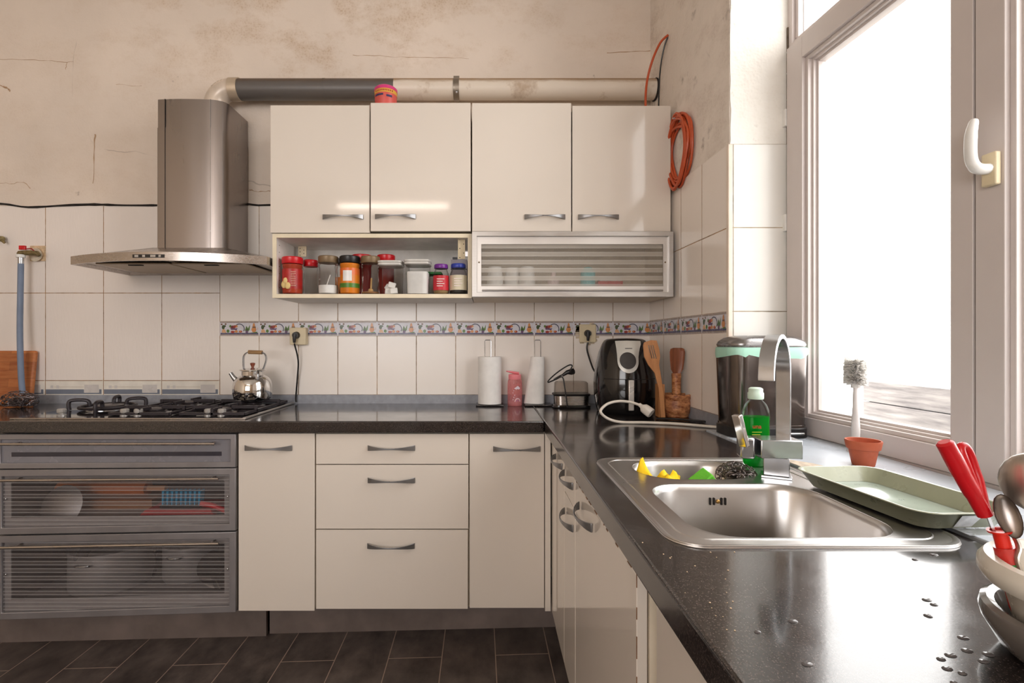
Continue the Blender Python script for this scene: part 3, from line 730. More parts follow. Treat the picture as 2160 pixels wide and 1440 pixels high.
def small_jar(px0, px1, pytop, d, label, cap, lm, cont):
    cx = X((px0+px1)/2, d); r = (px1-px0)/2*d/F; H = Z(pytop, d)-ZS
    t = thing('small_jar', label, 'jar', (cx, d, ZS), 'jars on the spice shelf')
    MB().lathe([(r*.85, ZS), (r, ZS+.008), (r, ZS+H*.68), (r*.78, ZS+H*.82), (r*.76, ZS+H*.9)], cx, d, 28).build('body', mt['glass'], t)
    MB().lathe([(r*.8, ZS+.004), (r*.94, ZS+.01), (r*.94, ZS+H*.6)], cx, d, 24).build('contents', cont, t)
    MB().lathe([(r*.84, ZS+H*.86), (r*.88, ZS+H*.88), (r*.88, ZS+H*.97), (r*.8, ZS+H)], cx, d, 32).build('lid', cap, t)
    b = MB().lathe([(r*1.015, ZS+H*.14), (r*1.015, ZS+H*.62)], cx, d, 36, caps=(False, False))
    b.f = [f for f in b.f if all(b.v[i][1] < d+.004 for i in f)]; b.m = [0]*len(b.f); b.build('label', lm, t)
    b = MB()
    for k in range(4): b.box(cx-r*.45, cx+r*(.3+.2*(k % 2)), d-r*1.03, d-r*.99, ZS+H*(.26+.075*k), ZS+H*(.285+.075*k))
    b.build('print_lines', M('label_print', C(236, 220, 214), .5), t)
small_jar(914, 947, 558, 2.27, 'small jar with purple lid and red label', M('purple_cap', C(112, 44, 140), .3), M('crimson_label', C(196, 32, 48), .45), M('seed_mix', C(150, 124, 84), .8))
small_jar(949, 985, 557, 2.27, 'small jar with blue lid and cream label at the right end', M('blue_cap', C(48, 66, 160), .3), M('cream_label', C(214, 204, 178), .5), M('dark_olives', C(48, 44, 40), .6))
cb = thing('carton', 'grey and black narrow carton behind the blue lidded jar', 'carton', (X(965, 2.42), 2.43, ZS))
B(X(951, 2.4), X(985, 2.4), 2.40, 2.46, ZS, ZS+.085).build('lower_panel', M('dark_print', C(70, 60, 78), .5), cb)
B(X(951, 2.4), X(985, 2.4), 2.40, 2.46, ZS+.085, ZS+.185).build('body', M('lilac_grey_carton', C(176, 168, 176), .5), cb)
B(X(951, 2.4)-.0005, X(985, 2.4)+.0005, 2.3995, 2.46, ZS+.135, ZS+.14).build('print_band', mt['black'], cb)
B(X(954, 2.4), X(964, 2.4), 2.42, 2.44, ZS+.185, ZS+.20).build('cap', mt['black'], cb)

# tub standing on top of the cabinet
tb = thing('plastic_tub', 'pink round tub with yellow and blue label on top of the cabinet', 'tub', (X(814, 2.30), 2.30, 2.277))
cx, zt = X(814, 2.30), 2.277; zh = Z(187, 2.3)-zt
MB().lathe([(.048, zt), (.050, zt+.004), (.051, zt+zh*.82)], cx, 2.30, 36).build('body', M('salmon_tub', C(216, 92, 84), .4), tb)
MB().lathe([(.0518, zt+zh*.67), (.0518, zt+zh*.82)], cx, 2.30, 36, caps=(False, False)).build('yellow_band', M('yellow_band', C(232, 176, 70), .4), tb)
MB().lathe([(.053, zt+zh*.82), (.053, zt+zh*.93), (.046, zt+zh*.985), (.03, zt+zh)], cx, 2.30, 36).build('lid', mt['pink'], tb)
b = MB()
for k in range(11): b.box(cx-.040+k*.0075, cx-.036+k*.0075, 2.30-sqrt(max(0, .0525**2-(-.038+k*.0075)**2))-.0006, 2.30-sqrt(max(0, .0515**2-(-.038+k*.0075)**2))+.002, zt+zh*.72, zt+zh*.775)
b.build('print_marks', M('red_print', C(176, 60, 50), .5), tb)
b = MB()
a = [(cx-.046, zt+zh*.6), (cx-.005, zt+zh*.64), (cx-.02, zt+zh*.5), (cx-.044, zt+zh*.48)]
for (u0, u1, v0, v1) in ((-.042, -.002, .55, .62), (.012, .036, .5, .58)):
    for k in range(6):
        xa_, xb_ = u0+(u1-u0)*k/6, u0+(u1-u0)*(k+1)/6
        ya, yb = [2.30-sqrt(.0517**2-q*q) for q in (xa_, xb_)]
        b.add([(cx+xa_, ya, zt+zh*v0), (cx+xb_, yb, zt+zh*v0), (cx+xb_, yb, zt+zh*v1), (cx+xa_, ya, zt+zh*v1)], [(0, 1, 2, 3)])
b.build('blue_print', M('navy_print', C(52, 52, 96), .5), tb)

# ------------------------------------------------------------------ extractor hood and pipe
hd = thing('range_hood', 'stainless steel chimney hood with curved glassless canopy over the hob', 'hood', (-1.38, 2.4, 1.555))
hd['label'] = 'stainless steel chimney hood with curved canopy over the gas hob'
xl, xr, yf = X(330, 2.30), -1.221, 2.30
xf_ = xr-.062
prof = [(xl, 2.53)]+[(xl+.004, yf)]+[(xl+.008+(xf_-xl-.008)*i/10, yf-.004-.006*(1-(i/5-1)**2)) for i in range(11)]+[(xf_+.02, yf+.0005), (xf_+.046, yf+.012), (xr-.006, yf+.026), (xr-.001, yf+.040), (xr, yf+.052), (xr, 2.53)]
b = MB(); zt_ = Z(208, 2.29); zj = Z(268, 2.29)
b.loft([[(x, y, Z(548, 2.3)) for x, y in prof], [(x, y, zj) for x, y in prof]])
b.build('chimney', mt['steel'], hd, angle=20)
pin = [((x-(xl+xr)/2)*.992+(xl+xr)/2, y if y > 2.5 else y+.002) for x, y in prof]
MB().loft([[(x, y, zj-.05) for x, y in pin], [(x, y, zt_) for x, y in pin]]).build('chimney_sleeve', mt['steel'], hd, angle=20)
for sx, sy in ((xl+.045, yf-.0075), (xr-.062, yf-.0042)):
    B(sx-.001, sx+.001, sy-.0012, sy+.004, Z(548, 2.3), zt_).build('seam', mt['dark'] if sx < -1.4 else mt['satin'], hd)
# canopy: curved front rim, sloping top
hx0, hx1 = -1.832, -.966
def yfront(x): u = (x-(hx0+hx1)/2)/((hx1-hx0)/2); return 2.06+.115*u*u
nx = 28; xs = [hx0+(hx1-hx0)*i/nx for i in range(nx+1)]
fl_ = [(x, yfront(x)) for x in xs]
def ring(z, f=0.): return [(hx0, 2.53, z)]+[(x, y+f, z) for x, y in fl_]+[(hx1, 2.53, z)]
zc0, zc1 = 1.556, 1.592
pc = [(xl-.01, 2.53)]+[(xl-.01+(xr-xl+.02)*i/nx, yf-.012+.0) for i in range(nx+1)]+[(xr+.01, 2.53)]
b = MB().loft([ring(zc0), ring(zc1), [(x, y, 1.652) for x, y in pc]], caps=(False, True))
b.loft([ring(zc0), [(hx0+.012, 2.52, zc0)]+[(x+(.012 if i == 0 else -.012 if i == nx else 0), y+.012, zc0) for i, (x, y) in enumerate(fl_)]+[(hx1-.012, 2.52, zc0)],
        [(hx0+.03, 2.50, zc0+.012)]+[(x*.97-1.38*.03, y+.025, zc0+.012) for x, y in fl_]+[(hx1-.03, 2.50, zc0+.012)]], caps=(False, True))
b.build('canopy', mt['steelh'], hd, angle=30)
for k, (fx0, fx1) in enumerate(((-1.72, -1.40), (-1.385, -1.06))):
    q = B(fx0, fx1, 2.17, 2.47, zc0+.002, zc0+.009).build('grease_filter', brushed('greasy_filter', C(176, 160, 140), .45, 1, .4), hd, bevel=.003)
    B((fx0+fx1)/2-.03, (fx0+fx1)/2+.03, 2.19, 2.205, zc0-.001, zc0+.003).build('filter_latch', mt['dark'], q)
cp = MB(); xs_ = [X(282, 2.07), X(350, 2.07)]
n = 8; ring0 = []; 
pts = [(xs_[0]+(xs_[1]-xs_[0])*i/n) for i in range(n+1)]
cp.loft([[(x, yfront(x)-.0012, zc0+.011) for x in pts]+[(x, yfront(x)+.002, zc0+.011) for x in reversed(pts)], [(x, yfront(x)-.0012, zc0+.025) for x in pts]+[(x, yfront(x)+.002, zc0+.025) for x in reversed(pts)]])
cp = cp.build('control_panel', mt['black'], hd)
b = MB()
for k, w in ((0, .016), (1, .012), (2, .022), (3, .010)):
    x = xs_[0]+.01+k*.034; b.box(x, x+w, yfront(x)-.0028, yfront(x)+.001, zc0+.0135, zc0+.0225)
b.build('button', mt['satin'], cp)

def pipemat(name, col, dirt, zc):
    m, nt, p = nodes(name); co = coords(nt); sep = N(nt, 'ShaderNodeSeparateXYZ'); nt.links.new(co, sep.inputs[0])
    nz = noise_(nt, 7, 6, co, .65, sc=(1, 5, 3))
    f = math_(nt, 'ADD', math_(nt, 'MULTIPLY', math_(nt, 'SUBTRACT', sep.outputs[2], zc), 26), nz)
    st = ramp(nt, f, .75, 1.35)
    sp = ramp(nt, noise_(nt, 3.2, 8, co, .7), .58, .68, 0, .6)
    nt.links.new(mixc(nt, math_(nt, 'MAXIMUM', st, sp), col, dirt), p.inputs['Base Color'])
    p.inputs['Roughness'].default_value = .38; return m
pp = thing('exhaust_pipe', 'hood exhaust pipe running along the wall above the cabinets', 'pipe', (-.3, 2.46, 2.47))
pz, py_, pr = Z(189, 2.455), 2.455, .0505
ex = X(446, 2.42)
arc = [(ex+.085-.085*cos(a), py_, pz-.085+.085*sin(a)) for a in [i*pi/2/10 for i in range(11)]]
MB().tube([(ex, py_, zt_-.02)]+arc, pr*1.03, 24).build('elbow', M('zinc_elbow', C(216, 200, 184), .32, .1, vary=(9, .22)), pp)
b = MB().cyl((ex+.08, py_, pz), (ex+.125, py_, pz), pr*1.09, n=32).build('collar', M('cream_collar', C(206, 188, 166), .35, .4), pp)
MB().cyl((X(484, py_), py_, pz), (X(833, py_), py_, pz), pr, n=32).cyl((X(684, py_), py_, pz), (X(688, py_), py_, pz), pr*1.02, n=32).build('dark_section', pipemat('dark_grey_pipe', C(98, 93, 90), C(92, 74, 58), .0), pp)
MB().cyl((X(832, py_), py_, pz+.001), (.838, py_, pz+.001), pr*.985, n=32).build('white_section', pipemat('stained_white_pipe', C(226, 214, 200), C(152, 118, 80), .004), pp)
b = MB().cyl((X(957, py_), py_, pz), (X(969, py_), py_, pz), pr*1.04, n=32); b.box(X(960, py_), X(966, py_), py_, 2.535, pz-.006, pz+.006); b.box(X(957, py_), X(969, py_), py_-.012, py_+.012, pz+pr, pz+pr+.012)
b.build('clamp', M('galvanised', C(150, 140, 128), .4, .8), pp)
b = MB().ball((X(963, 2.41), 2.405, pz-.038), .006).build('clamp_screw', mt['satin'], pp)
MB().lathe([(.0, 0), (pr*1.02, 0), (pr*1.08, .003), (pr*1.04, .008)], 0, 0, 24).xf(Matrix.Translation((.8375, py_, pz)) @ Matrix.Rotation(pi/2, 4, 'Y')).build('wall_ring', mt['dark'], pp)

# cables by the corner
cbl = MB().tube(sm([(XR(2.30)-.002, 2.30, Z(74, 2.30)), P(1393, 90, 2.31), P(1377, 125, 2.32), P(1366, 165, 2.35), P(1362, 200, 2.34), P(1362, 235, 2.34)], 6), .0055, 10)
tag(cbl.build('orange_cable', mt['orange'], loc=(X(1362, 2.34), 2.34, 2.28)), 'orange cable hanging from the wall hole down behind the cabinet top', 'cable')
cbl = MB().tube(sm([(XR(2.305)-.002, 2.305, Z(78, 2.305)), P(1401, 100, 2.32), P(1395, 130, 2.34), P(1391, 170, 2.35), P(1389, 235, 2.35)], 6), .0035, 8)
tag(cbl.build('black_cable', mt['black'], loc=(X(1389, 2.35), 2.35, 2.28)), 'thin black cable hanging beside the orange one', 'cable')
co = MB(); rg_ = random.Random(5)
for k in range(10):
    pts = []
    cy0, cz0 = 2.150+rg_.uniform(-.022, .022), 2.045+rg_.uniform(-.015, .015); rz = .155*(1-.05*k*.5)+rg_.uniform(-.01, .01); ry = .098+rg_.uniform(-.012, .012)
    for i in range(33):
        a = 2*pi*i/32; y = cy0+ry*sin(a)*(1+.15*cos(a)); z = cz0+rz*cos(a)+.01*sin(3*a+k)
        pts.append((XR(y)-.010-.006*(k % 4)-.003*sin(2*a+k), y, z))
    co.tube(pts, .0055, 8)
coil = thing('cable_coil', 'coil of orange cable hanging on the wall right of the wall cabinet', 'cable', (XR(2.13)-.02, 2.13, 1.81))
co.build('loops', mt['orange'], coil)
b = MB().cyl((XR(2.14)-.045, 2.14, 2.185), (XR(2.14), 2.14, 2.185), .004, n=8).build('hook', mt['satin'], coil)

# ------------------------------------------------------------------ worktops
WT0, WT1 = .853, .900
b = MB().prism([(-3.0, 1.959), (.2315, 1.959), (.2315, TY), (-3.0, TY)], WT0, WT1)
tag(b.build('worktop', mt['granite'], loc=(-1.3, 2.25, WT0), bevel=.004), 'black speckled worktop running along the back wall under the hob', 'worktop')
sk = rrect(.2875, .7555, .7514, 1.3265, .055, 8)
hole = rrect(.300, .743, .766, 1.312, .045, 6)
b = MB().plate([(.2325, -.35), (.779, -.35), (.779, 1.752), (XR(1.752)-.009, 1.752), (XR(TY)-.009, TY), (.2325, TY)], [hole], WT0, WT1)
tag(b.build('worktop', mt['granite'], loc=(.5, 1.0, WT0), bevel=.005, seg=3), 'black speckled worktop on the window side holding the sink', 'worktop')
# metal joint strip between the worktops (belongs to nothing else)
tag(B(.2312, .2332, 1.958, TY-.002, .8995, .9012).build('joint_strip', mt['alu'], loc=(.232, 2.2, .9)), 'thin metal strip in the corner joint between both worktops', 'strip')

# ------------------------------------------------------------------ sink
sn = thing('sink', 'stainless steel inset sink with one large and one small bowl', 'sink', (.52, 1.04, .72))
bowl1 = rrect(.345, .688, .785, 1.085, .075, 8); bowl2 = rrect(.362, .632, 1.118, 1.296, .088, 8)
b = MB().plate(sk, [bowl1, bowl2], .9005, .9035)
b.loft([[(x, y, .9005) for x, y in rrect(.2865, .7565, .7504, 1.3275, .056, 8)], [(x, y, .9045) for x, y in rrect(.2885, .7545, .7524, 1.3255, .054, 8)],
        [(x, y, .9045) for x, y in rrect(.293, .750, .757, 1.321, .050, 8)], [(x, y, .9033) for x, y in rrect(.297, .746, .761, 1.317, .047, 8)]], caps=(False, False))
b.loft([[(x, y, .9033) for x, y in rrect(.312, .731, .776, 1.302, .045, 8)], [(x, y, .9048) for x, y in rrect(.314, .729, .778, 1.300, .044, 8)], [(x, y, .9033) for x, y in rrect(.317, .726, .781, 1.2985, .042, 8)]], caps=(False, False))
b.build('deck', mt['sink'], sn, angle=30)
def bowl(x0, x1, y0, y1, r, depth, nm):
    rg = []
    for o, z in ((0, .9036), (-.003, .9038), (.004, .900), (.008, .89), (.014, .90-depth*.8), (.022, .90-depth*.93), (.045, .90-depth)):
        rg.append([(x, y, z) for x, y in rrect(x0+o, x1-o, y0+o, y1-o, max(.01, r-o*.5), 8)])
    return MB().loft(rg, caps=(False, True)).build(nm, mt['sink'], sn, angle=50)
bo1 = bowl(.345, .688, .785, 1.085, .075, .175, 'large_bowl')
bo2 = bowl(.362, .632, 1.118, 1.296, .088, .10, 'small_bowl')
b = MB()
ox, oz = X(1514, 1.075), Z(1057, 1.075)
for k in range(5):
    if k == 2: continue
    b.loft([[(ox-.0165+k*.0082+p, 1.0735, oz+q) for p, q in rrect(-.002, .002, -.008, .008, .0019, 4)], [(ox-.0165+k*.0082+p, 1.079, oz+q) for p, q in rrect(-.002, .002, -.008, .008, .0019, 4)]])
b.build('overflow_slots', mt['dark'], bo1)
MB().ball((ox, 1.0735, oz), .0045, .003, .0045).build('overflow_screw', M('brass_screw', C(190, 150, 90), .35, .8), bo1)
MB().lathe([(.035, .7265), (.035, .728), (.028, .7275)], .516, .93, 24).build('drain', mt['chrome'], bo1)

# faucet
fx, fy = .672, 1.142
fc = thing('faucet', 'square chrome mixer tap with wide flat arched spout behind the sink bowl', 'faucet', (fx, fy, .9035))
R = Matrix.Translation((fx, fy, 0)) @ Matrix.Rotation(radians(-28), 4, 'Z')
B(-.031, .031, -.024, .024, .9035, .909).xf(R).build('base_plate', mt['satin'], fc, bevel=.001)
B(-.026, .026, -.020, .020, .909, .951).xf(R).build('neck', mt['satin'], fc, bevel=.0015)
R2 = Matrix.Translation((fx-.004, fy, 0)) @ Matrix.Rotation(radians(-6), 4, 'Z')
B(-.040, .050, -.026, .036, .950, .992).xf(R2).build('body', mt['satin'], fc, bevel=.002)
b = MB().cyl((fx+.026, fy-.0285, .985), (fx+.026, fy-.024, .985), .002, n=10); b.build('screw_hole', mt['dark'], fc)
lv = B(-.078, -.047, -.022, .022, .946, .994).xf(Matrix.Translation((fx-.004, fy-.004, 0)) @ Matrix.Rotation(radians(-14), 4, 'Z')); lv = lv.build('lever_hub', mt['satin'], fc, bevel=.005)
q = B(-.006, .006, -.011, .011, 0, .075).xf(Matrix.Translation((fx-.078, fy-.010, .975)) @ Matrix.Rotation(radians(-14), 4, 'Y') @ Matrix.Rotation(radians(20), 4, 'Z')); q.build('lever', mt['chrome'], lv, bevel=.002)
# flat spout ribbon
dirv = Vector((-.66, -.75, 0)).normalized(); wv = Vector((-dirv.y, dirv.x, 0)); wv = -wv if wv.x < 0 else wv
rad = .085; basep = Vector((.695, 1.152, .99)); zc = 1.142
cl = [basep, basep+Vector((0, 0, zc-.99))]
for i in range(1, 15):
    a = pi*i/15*1.0; cl.append(basep+dirv*(rad-rad*cos(a))+Vector((0, 0, zc-.99+rad*sin(a))))
cl.append(basep+dirv*(2*rad+.001)+Vector((0, 0, zc-.99-.002)))
cl.append(basep+dirv*(2*rad+.001)+Vector((0, 0, zc-.99-.008)))
rings = []
for i, p in enumerate(cl):
    t_ = (cl[min(i+1, len(cl)-1)]-cl[max(i-1, 0)]).normalized(); nn = wv.cross(t_).normalized()
    hw, ht = .0150, .0050
    rings.append([p-wv*hw-nn*ht, p+wv*hw-nn*ht, p+wv*hw+nn*ht, p-wv*hw+nn*ht])
MB().loft(rings).build('spout', mt['satin'], fc, bevel=.0012, angle=35)

# things in the small bowl
def lump(c, rx, ry, rz, seed, amp=.4, n=18, m=12, f=18):
    b = MB().ball(c, rx, ry, rz, n, m); cv = Vector(c)
    b.v = [tuple(cv+(Vector(v)-cv)*(1+amp*noise.noise(Vector(v)*f+Vector((seed, seed, 0))))) for v in b.v]; return b
yb = MB(); cx, cyy = X(1392, 1.185), 1.185
gn = 15; vs = []
for i in range(gn):
    for j in range(gn):
        u, v = i/(gn-1), j/(gn-1)
        x = cx+(u-.5)*.105+.006*sin(7*v+2*u); y = cyy+(v-.5)*.075+.006*sin(9*u)
        zc_ = .884+.024*noise.noise(Vector((u*3.1+4, v*3.1, .3)))+.012*noise.noise(Vector((u*8, v*8+3, 1.7)))
        zc_ += .042*math.exp(-((u-.20)**2+(v-.6)**2)/.018)+.032*math.exp(-((u-.58)**2+(v-.5)**2)/.03)+.028*math.exp(-((u-.9)**2+(v-.4)**2)/.01)
        zc_ -= .05*max(0, abs(v-.5)-.36)*2.2+.04*max(0, abs(u-.5)-.42)*3
        vs.append((x, y, zc_))
top = vs; bot = [(x, y, zq-.004) for x, y, zq in vs]; N2 = gn*gn; fs = []
for i in range(gn-1):
    for j in range(gn-1):
        a, b_, c_, d_ = i*gn+j, i*gn+j+1, (i+1)*gn+j+1, (i+1)*gn+j
        fs += [(a, b_, c_, d_), (a+N2, d_+N2, c_+N2, b_+N2)]
ed = [j for j in range(gn)]+[i*gn+gn-1 for i in range(1, gn)]+[(gn-1)*gn+j for j in range(gn-2, -1, -1)]+[i*gn for i in range(gn-2, 0, -1)]
for k in range(len(ed)):
    a, b_ = ed[k], ed[(k+1) % len(ed)]; fs.append((a, a+N2, b_+N2, b_))
yb.add(top+bot, fs)
tag(yb.build('cleaning_cloth', M('yellow_cloth', C(250, 206, 10), .8, bmp=(90, .4)), loc=(cx, cyy, .86), angle=60), 'crumpled yellow cloth at the left of the small sink bowl', 'cloth')
sg = thing('sponge', 'bright green sponge in the middle of the small sink bowl', 'sponge', (X(1476, 1.17), 1.17, .83))
B(-.03, .03, -.02, .02, -.012, .012).xf(Matrix.Translation((X(1477, 1.165), 1.165, .884)) @ Matrix.Rotation(radians(-38), 4, 'Y') @ Matrix.Rotation(.3, 4, 'X')).build('sponge_body', M('green_sponge', C(110, 206, 60), .9, bmp=(150, .8)), sg, bevel=.003)
def scourer(c, rx, ry, rz, n, label, m, name='steel_wool', wr=.0009):
    b = MB(); c = Vector(c)
    for k in range(n):
        pts = []; p = Vector((random.gauss(0, .45), random.gauss(0, .45), random.gauss(0, .45)))
        d = Vector((random.gauss(0, 1), random.gauss(0, 1), random.gauss(0, 1))).normalized(); ax = Vector((random.gauss(0, 1), random.gauss(0, 1), random.gauss(0, 1))).normalized()
        for i in range(14):
            q = p*1.0
            if q.length > 1.3: q = q*(1.3/q.length)
            if q.z < -.75: q.z = -.75+.1*random.random()
            pts.append((c.x+q.x*rx, c.y+q.y*ry, c.z+q.z*rz)); p = q+d*.22; d = Matrix.Rotation(.55, 3, ax) @ d
        b.tube(pts, wr, 4, caps=False)
    o = b.build(name, m, loc=(c.x, c.y, c.z-rz*.75)); return tag(o, label, 'scourer')
wool = M('steel_wool', C(120, 112, 108), .35, 1.0)
scourer((X(1556, 1.165), 1.172, .897), .036, .030, .026, 120, 'curly steel wool scourer at the right of the small sink bowl', wool)

# dish soap
sx_, sy_ = .680, 1.243; zz = .9035
sp = thing('soap_bottle', 'green dish soap bottle with white cap behind the tap', 'bottle', (sx_, sy_, zz))
body = [(.026, 0), (.031, .004), (.034, .03), (.0345, .07), (.0335, .10), (.0345, .122), (.033, .138), (.026, .155), (.0155, .166), (.014, .174)]
MB().lathe([(r, zz+h) for r, h in body], sx_, sy_, 32, sy=.68).build('body', mt['glass'], sp)
liq = [(r*.96, zz+h+.002) for r, h in body if h < .13]
def soapmat():
    m, nt, p = nodes('green_soap'); out = nt.nodes['Material Output']
    p.inputs['Base Color'].default_value = C(10, 168, 52); p.inputs['Roughness'].default_value = .08
    tr = N(nt, 'ShaderNodeBsdfTransparent', i0=(.12, .80, .28, 1)); tl = N(nt, 'ShaderNodeBsdfTranslucent', i0=C(30, 190, 60))
    a = N(nt, 'ShaderNodeMixShader', i0=.45); nt.links.new(p.outputs[0], a.inputs[1]); nt.links.new(tl.outputs[0], a.inputs[2])
    b_ = N(nt, 'ShaderNodeMixShader', i0=.5); nt.links.new(a.outputs[0], b_.inputs[1]); nt.links.new(tr.outputs[0], b_.inputs[2])
    nt.links.new(b_.outputs[0], out.inputs[0]); return m
MB().lathe(liq, sx_, sy_, 28, sy=.68).build('soap', soapmat(), sp)
cap = MB().lathe([(.0175, zz+.168), (.0185, zz+.170), (.0185, zz+.183), (.0165, zz+.186), (.0165, zz+.194), (.012, zz+.197)], sx_, sy_, 28).build('cap', M('mint_white_cap', C(214, 236, 220), .4), sp)
def text3(s, size, M_, name, m, parent, ext=.0003):
    cu = bpy.data.curves.new(name, 'FONT'); cu.body = s; cu.size = size; cu.extrude = ext; cu.align_x = 'CENTER'
    o = bpy.data.objects.new(name, cu); COL.objects.link(o)
    me = bpy.data.meshes.new_from_object(o); bpy.data.objects.remove(o)
    me.transform(M_); org = Vector((0, 0, 0)); q = parent
    while q: org += q.location; q = q.parent
    me.transform(Matrix.Translation(-org)); me.materials.clear(); me.materials.append(m)
    o = bpy.data.objects.new(name, me); COL.objects.link(o); o.parent = parent; return o
TM = lambda x, y, z, rz=0: Matrix.Translation((x, y, z)) @ Matrix.Rotation(rz, 4, 'Z') @ Matrix.Rotation(pi/2, 4, 'X')
text3('una', .015, TM(sx_-.010, sy_-.0245, zz+.098, -.12), 'lettering', M('soap_red_print', C(206, 50, 40), .5), sp)
b = MB()
for k in range(3): b.box(sx_-.022, sx_+.002-.004*k, sy_-.0245, sy_-.0240, zz+.088-k*.006, zz+.0893-k*.006)
b.build('print_lines', M('soap_yellow_print', C(206, 214, 60), .5), sp)

# ------------------------------------------------------------------ countertop bin in the niche
bn = thing('countertop_bin', 'black and steel bin with domed lid and mint bag beside the window', 'bin', (.925, 1.66, .905))
x0, x1, y0, y1 = .797, 1.050, 1.585, 1.735
rg = []
for z, o, r in ((.905, .002, .05), (.945, 0, .05), (.946, .002, .05), (1.175, -.004, .05)):
    rg.append([(x, y, z) for x, y in rrect(x0+o, x1-o, y0+o, y1-o, r, 8)])
MB().loft(rg, caps=(True, True)).build('body', M('dark_steel_bin', C(104, 96, 92), .16, .95, vary=(7, .25)), bn)
rg = []
for z, o in ((.905, -.003), (.935, -.003), (.940, .004)):
    rg.append([(x, y, z) for x, y in rrect(x0+o, x1-o, y0+o, y1-o, .05, 8)])
MB().loft(rg).build('base', mt['black'], bn)
B(.930, 1.02, y0-.010, y0+.01, .918, .924).build('pedal', mt['chrome'], bn, bevel=.002)
rg = []
for z, o in ((1.168, -.0045), (1.180, -.006), (1.196, -.004), (1.20, .004)):
    ps = rrect(x0+o, x1-o, y0+o, y1-o, .05, 8)
    rg.append([(x+.002*sin(60*x), y+.002*sin(50*x+z*40), z+(.005*sin(45*x+30*y)+.003*sin(110*x) if z < 1.19 else 0)) for x, y in ps])
MB().loft(rg, caps=(False, True)).build('bag', M('mint_bag', C(176, 226, 206), .4), bn)
rg = []
for z, o in ((1.197, .0), (1.206, -.004), (1.216, .0), (1.228, .016), (1.236, .045)):
    rg.append([(x, y, z) for x, y in rrect(x0+o, x1-o, y0+o*.6, y1-o*.6, max(.02, .05-o*.3), 8)])
MB().loft(rg).build('lid', M('grey_steel_lid', C(150, 148, 148), .25, .9), bn, angle=60)

# bottle brush, flower pot, tray on the sill
bx, by = 1.046, 1.395
br = thing('bottle_brush', 'white upright bottle brush standing on the sill behind the flower pot', 'brush', (bx, by, .9045))
MB().lathe([(.022, .9045), (.020, .910), (.010, .935), (.011, .97), (.0075, 1.03), (.006, 1.09)], bx, by, 16).build('handle', M('clear_white_plastic', C(226, 222, 220), .2), br)
b = MB()
for k in range(900):
    a = random.random()*2*pi; z = random.uniform(1.095, 1.165); r = .029*(1 if z < 1.15 else .9)
    b.tube([(bx+.004*cos(a), by+.004*sin(a), z), (bx+r*cos(a), by+r*sin(a), z+random.uniform(-.004, .008))], .0012, 4, caps=False)
b.cyl((bx, by, 1.085), (bx, by, 1.16), .012, n=10)
wbm, wnt, wpp = nodes('white_bristles'); wpp.inputs['Base Color'].default_value = C(248, 246, 243); wpp.inputs['Roughness'].default_value = .6
wtl = N(wnt, 'ShaderNodeBsdfTranslucent', i0=C(248, 246, 243)); wmx = N(wnt, 'ShaderNodeMixShader', i0=.6)
wnt.links.new(wpp.outputs[0], wmx.inputs[1]); wnt.links.new(wtl.outputs[0], wmx.inputs[2]); wnt.links.new(wmx.outputs[0], wnt.nodes['Material Output'].inputs[0])
b.build('bristles', wbm, br)
cx, cy_ = X(1821, 1.245), 1.245
po = thing('flower_pot', 'small empty terracotta pot on the window sill', 'pot', (cx, cy_, .9045))
MB().lathe([(.0225, .9045), (.024, .906), (.0315, .945), (.0335, .945), (.036, .947), (.0395, .9655), (.0385, .968), (.0355, .9675), (.031, .945), (.021, .911)], cx, cy_, 40).build('body', mt['terra'], po)

ty = thing('tray', 'sage green plastic tray with wet surface lying over sink edge and sill', 'tray', (.79, .97, .906))
RT = Matrix.Translation((.780, .946, .9065)) @ Matrix.Rotation(radians(5), 4, 'Z') @ Matrix.Rotation(radians(.6), 4, 'Y')
def tr_(o, z): return [(x, y, z) for x, y in rrect(-.094+o, .094-o, -.150+o, .150-o, .035-o*.4 if o < .06 else .012, 8)]
b = MB().loft([tr_(.024, 0), tr_(.020, .001), tr_(.002, .030), tr_(-.002, .0315), tr_(-.001, .033), tr_(.003, .0325), tr_(.021, .0045)], caps=(True, False)).xf(RT)
b.build('rim', mt['sage'], ty)
MB().loft([tr_(.0205, .0042), tr_(.024, .0030)], caps=(False, True)).xf(RT).build('floor_panel', mt['sagein'], ty)
b = MB()
for k in range(26):
    x, y = random.uniform(-.06, .06), random.uniform(-.12, .12); r = random.uniform(.0015, .006)
    b.ball((x, y, .0032), r, r*random.uniform(.6, 1.4), .0012, 10, 6)
tag(b.xf(RT).build('water_drops', glass('water', (.97, .98, .98, 1), .3, .02), ty), kind='stuff')
b = MB().box(.018, .062, -.1575, -.1555, .004, .030); b.xf(RT @ Matrix.Translation((0, 0, 0)) )
sc_ = MB().add([(-.022, -.1315, .0035), (.010, -.1315, .0035), (.012, -.1490, .028), (-.026, -.1490, .028)], [(0, 1, 2, 3)]); sc_.xf(RT @ Matrix.Translation((0, -.0012, 0))).build('sticker', M('worn_white_sticker', C(224, 226, 228), .5, vary=(60, .2)), ty)
tag(B(.775, .855, .820, .8225, .9046, .9075).box(.775, .855, .79, .8225, .9046, .9056).build('foil_strip', M('silver_foil', C(206, 210, 214), .3, .6, bmp=(60, .8, .003)), loc=(.815, .81, .9046)), 'crumpled silver strip lying under the near end of the tray', 'strip')

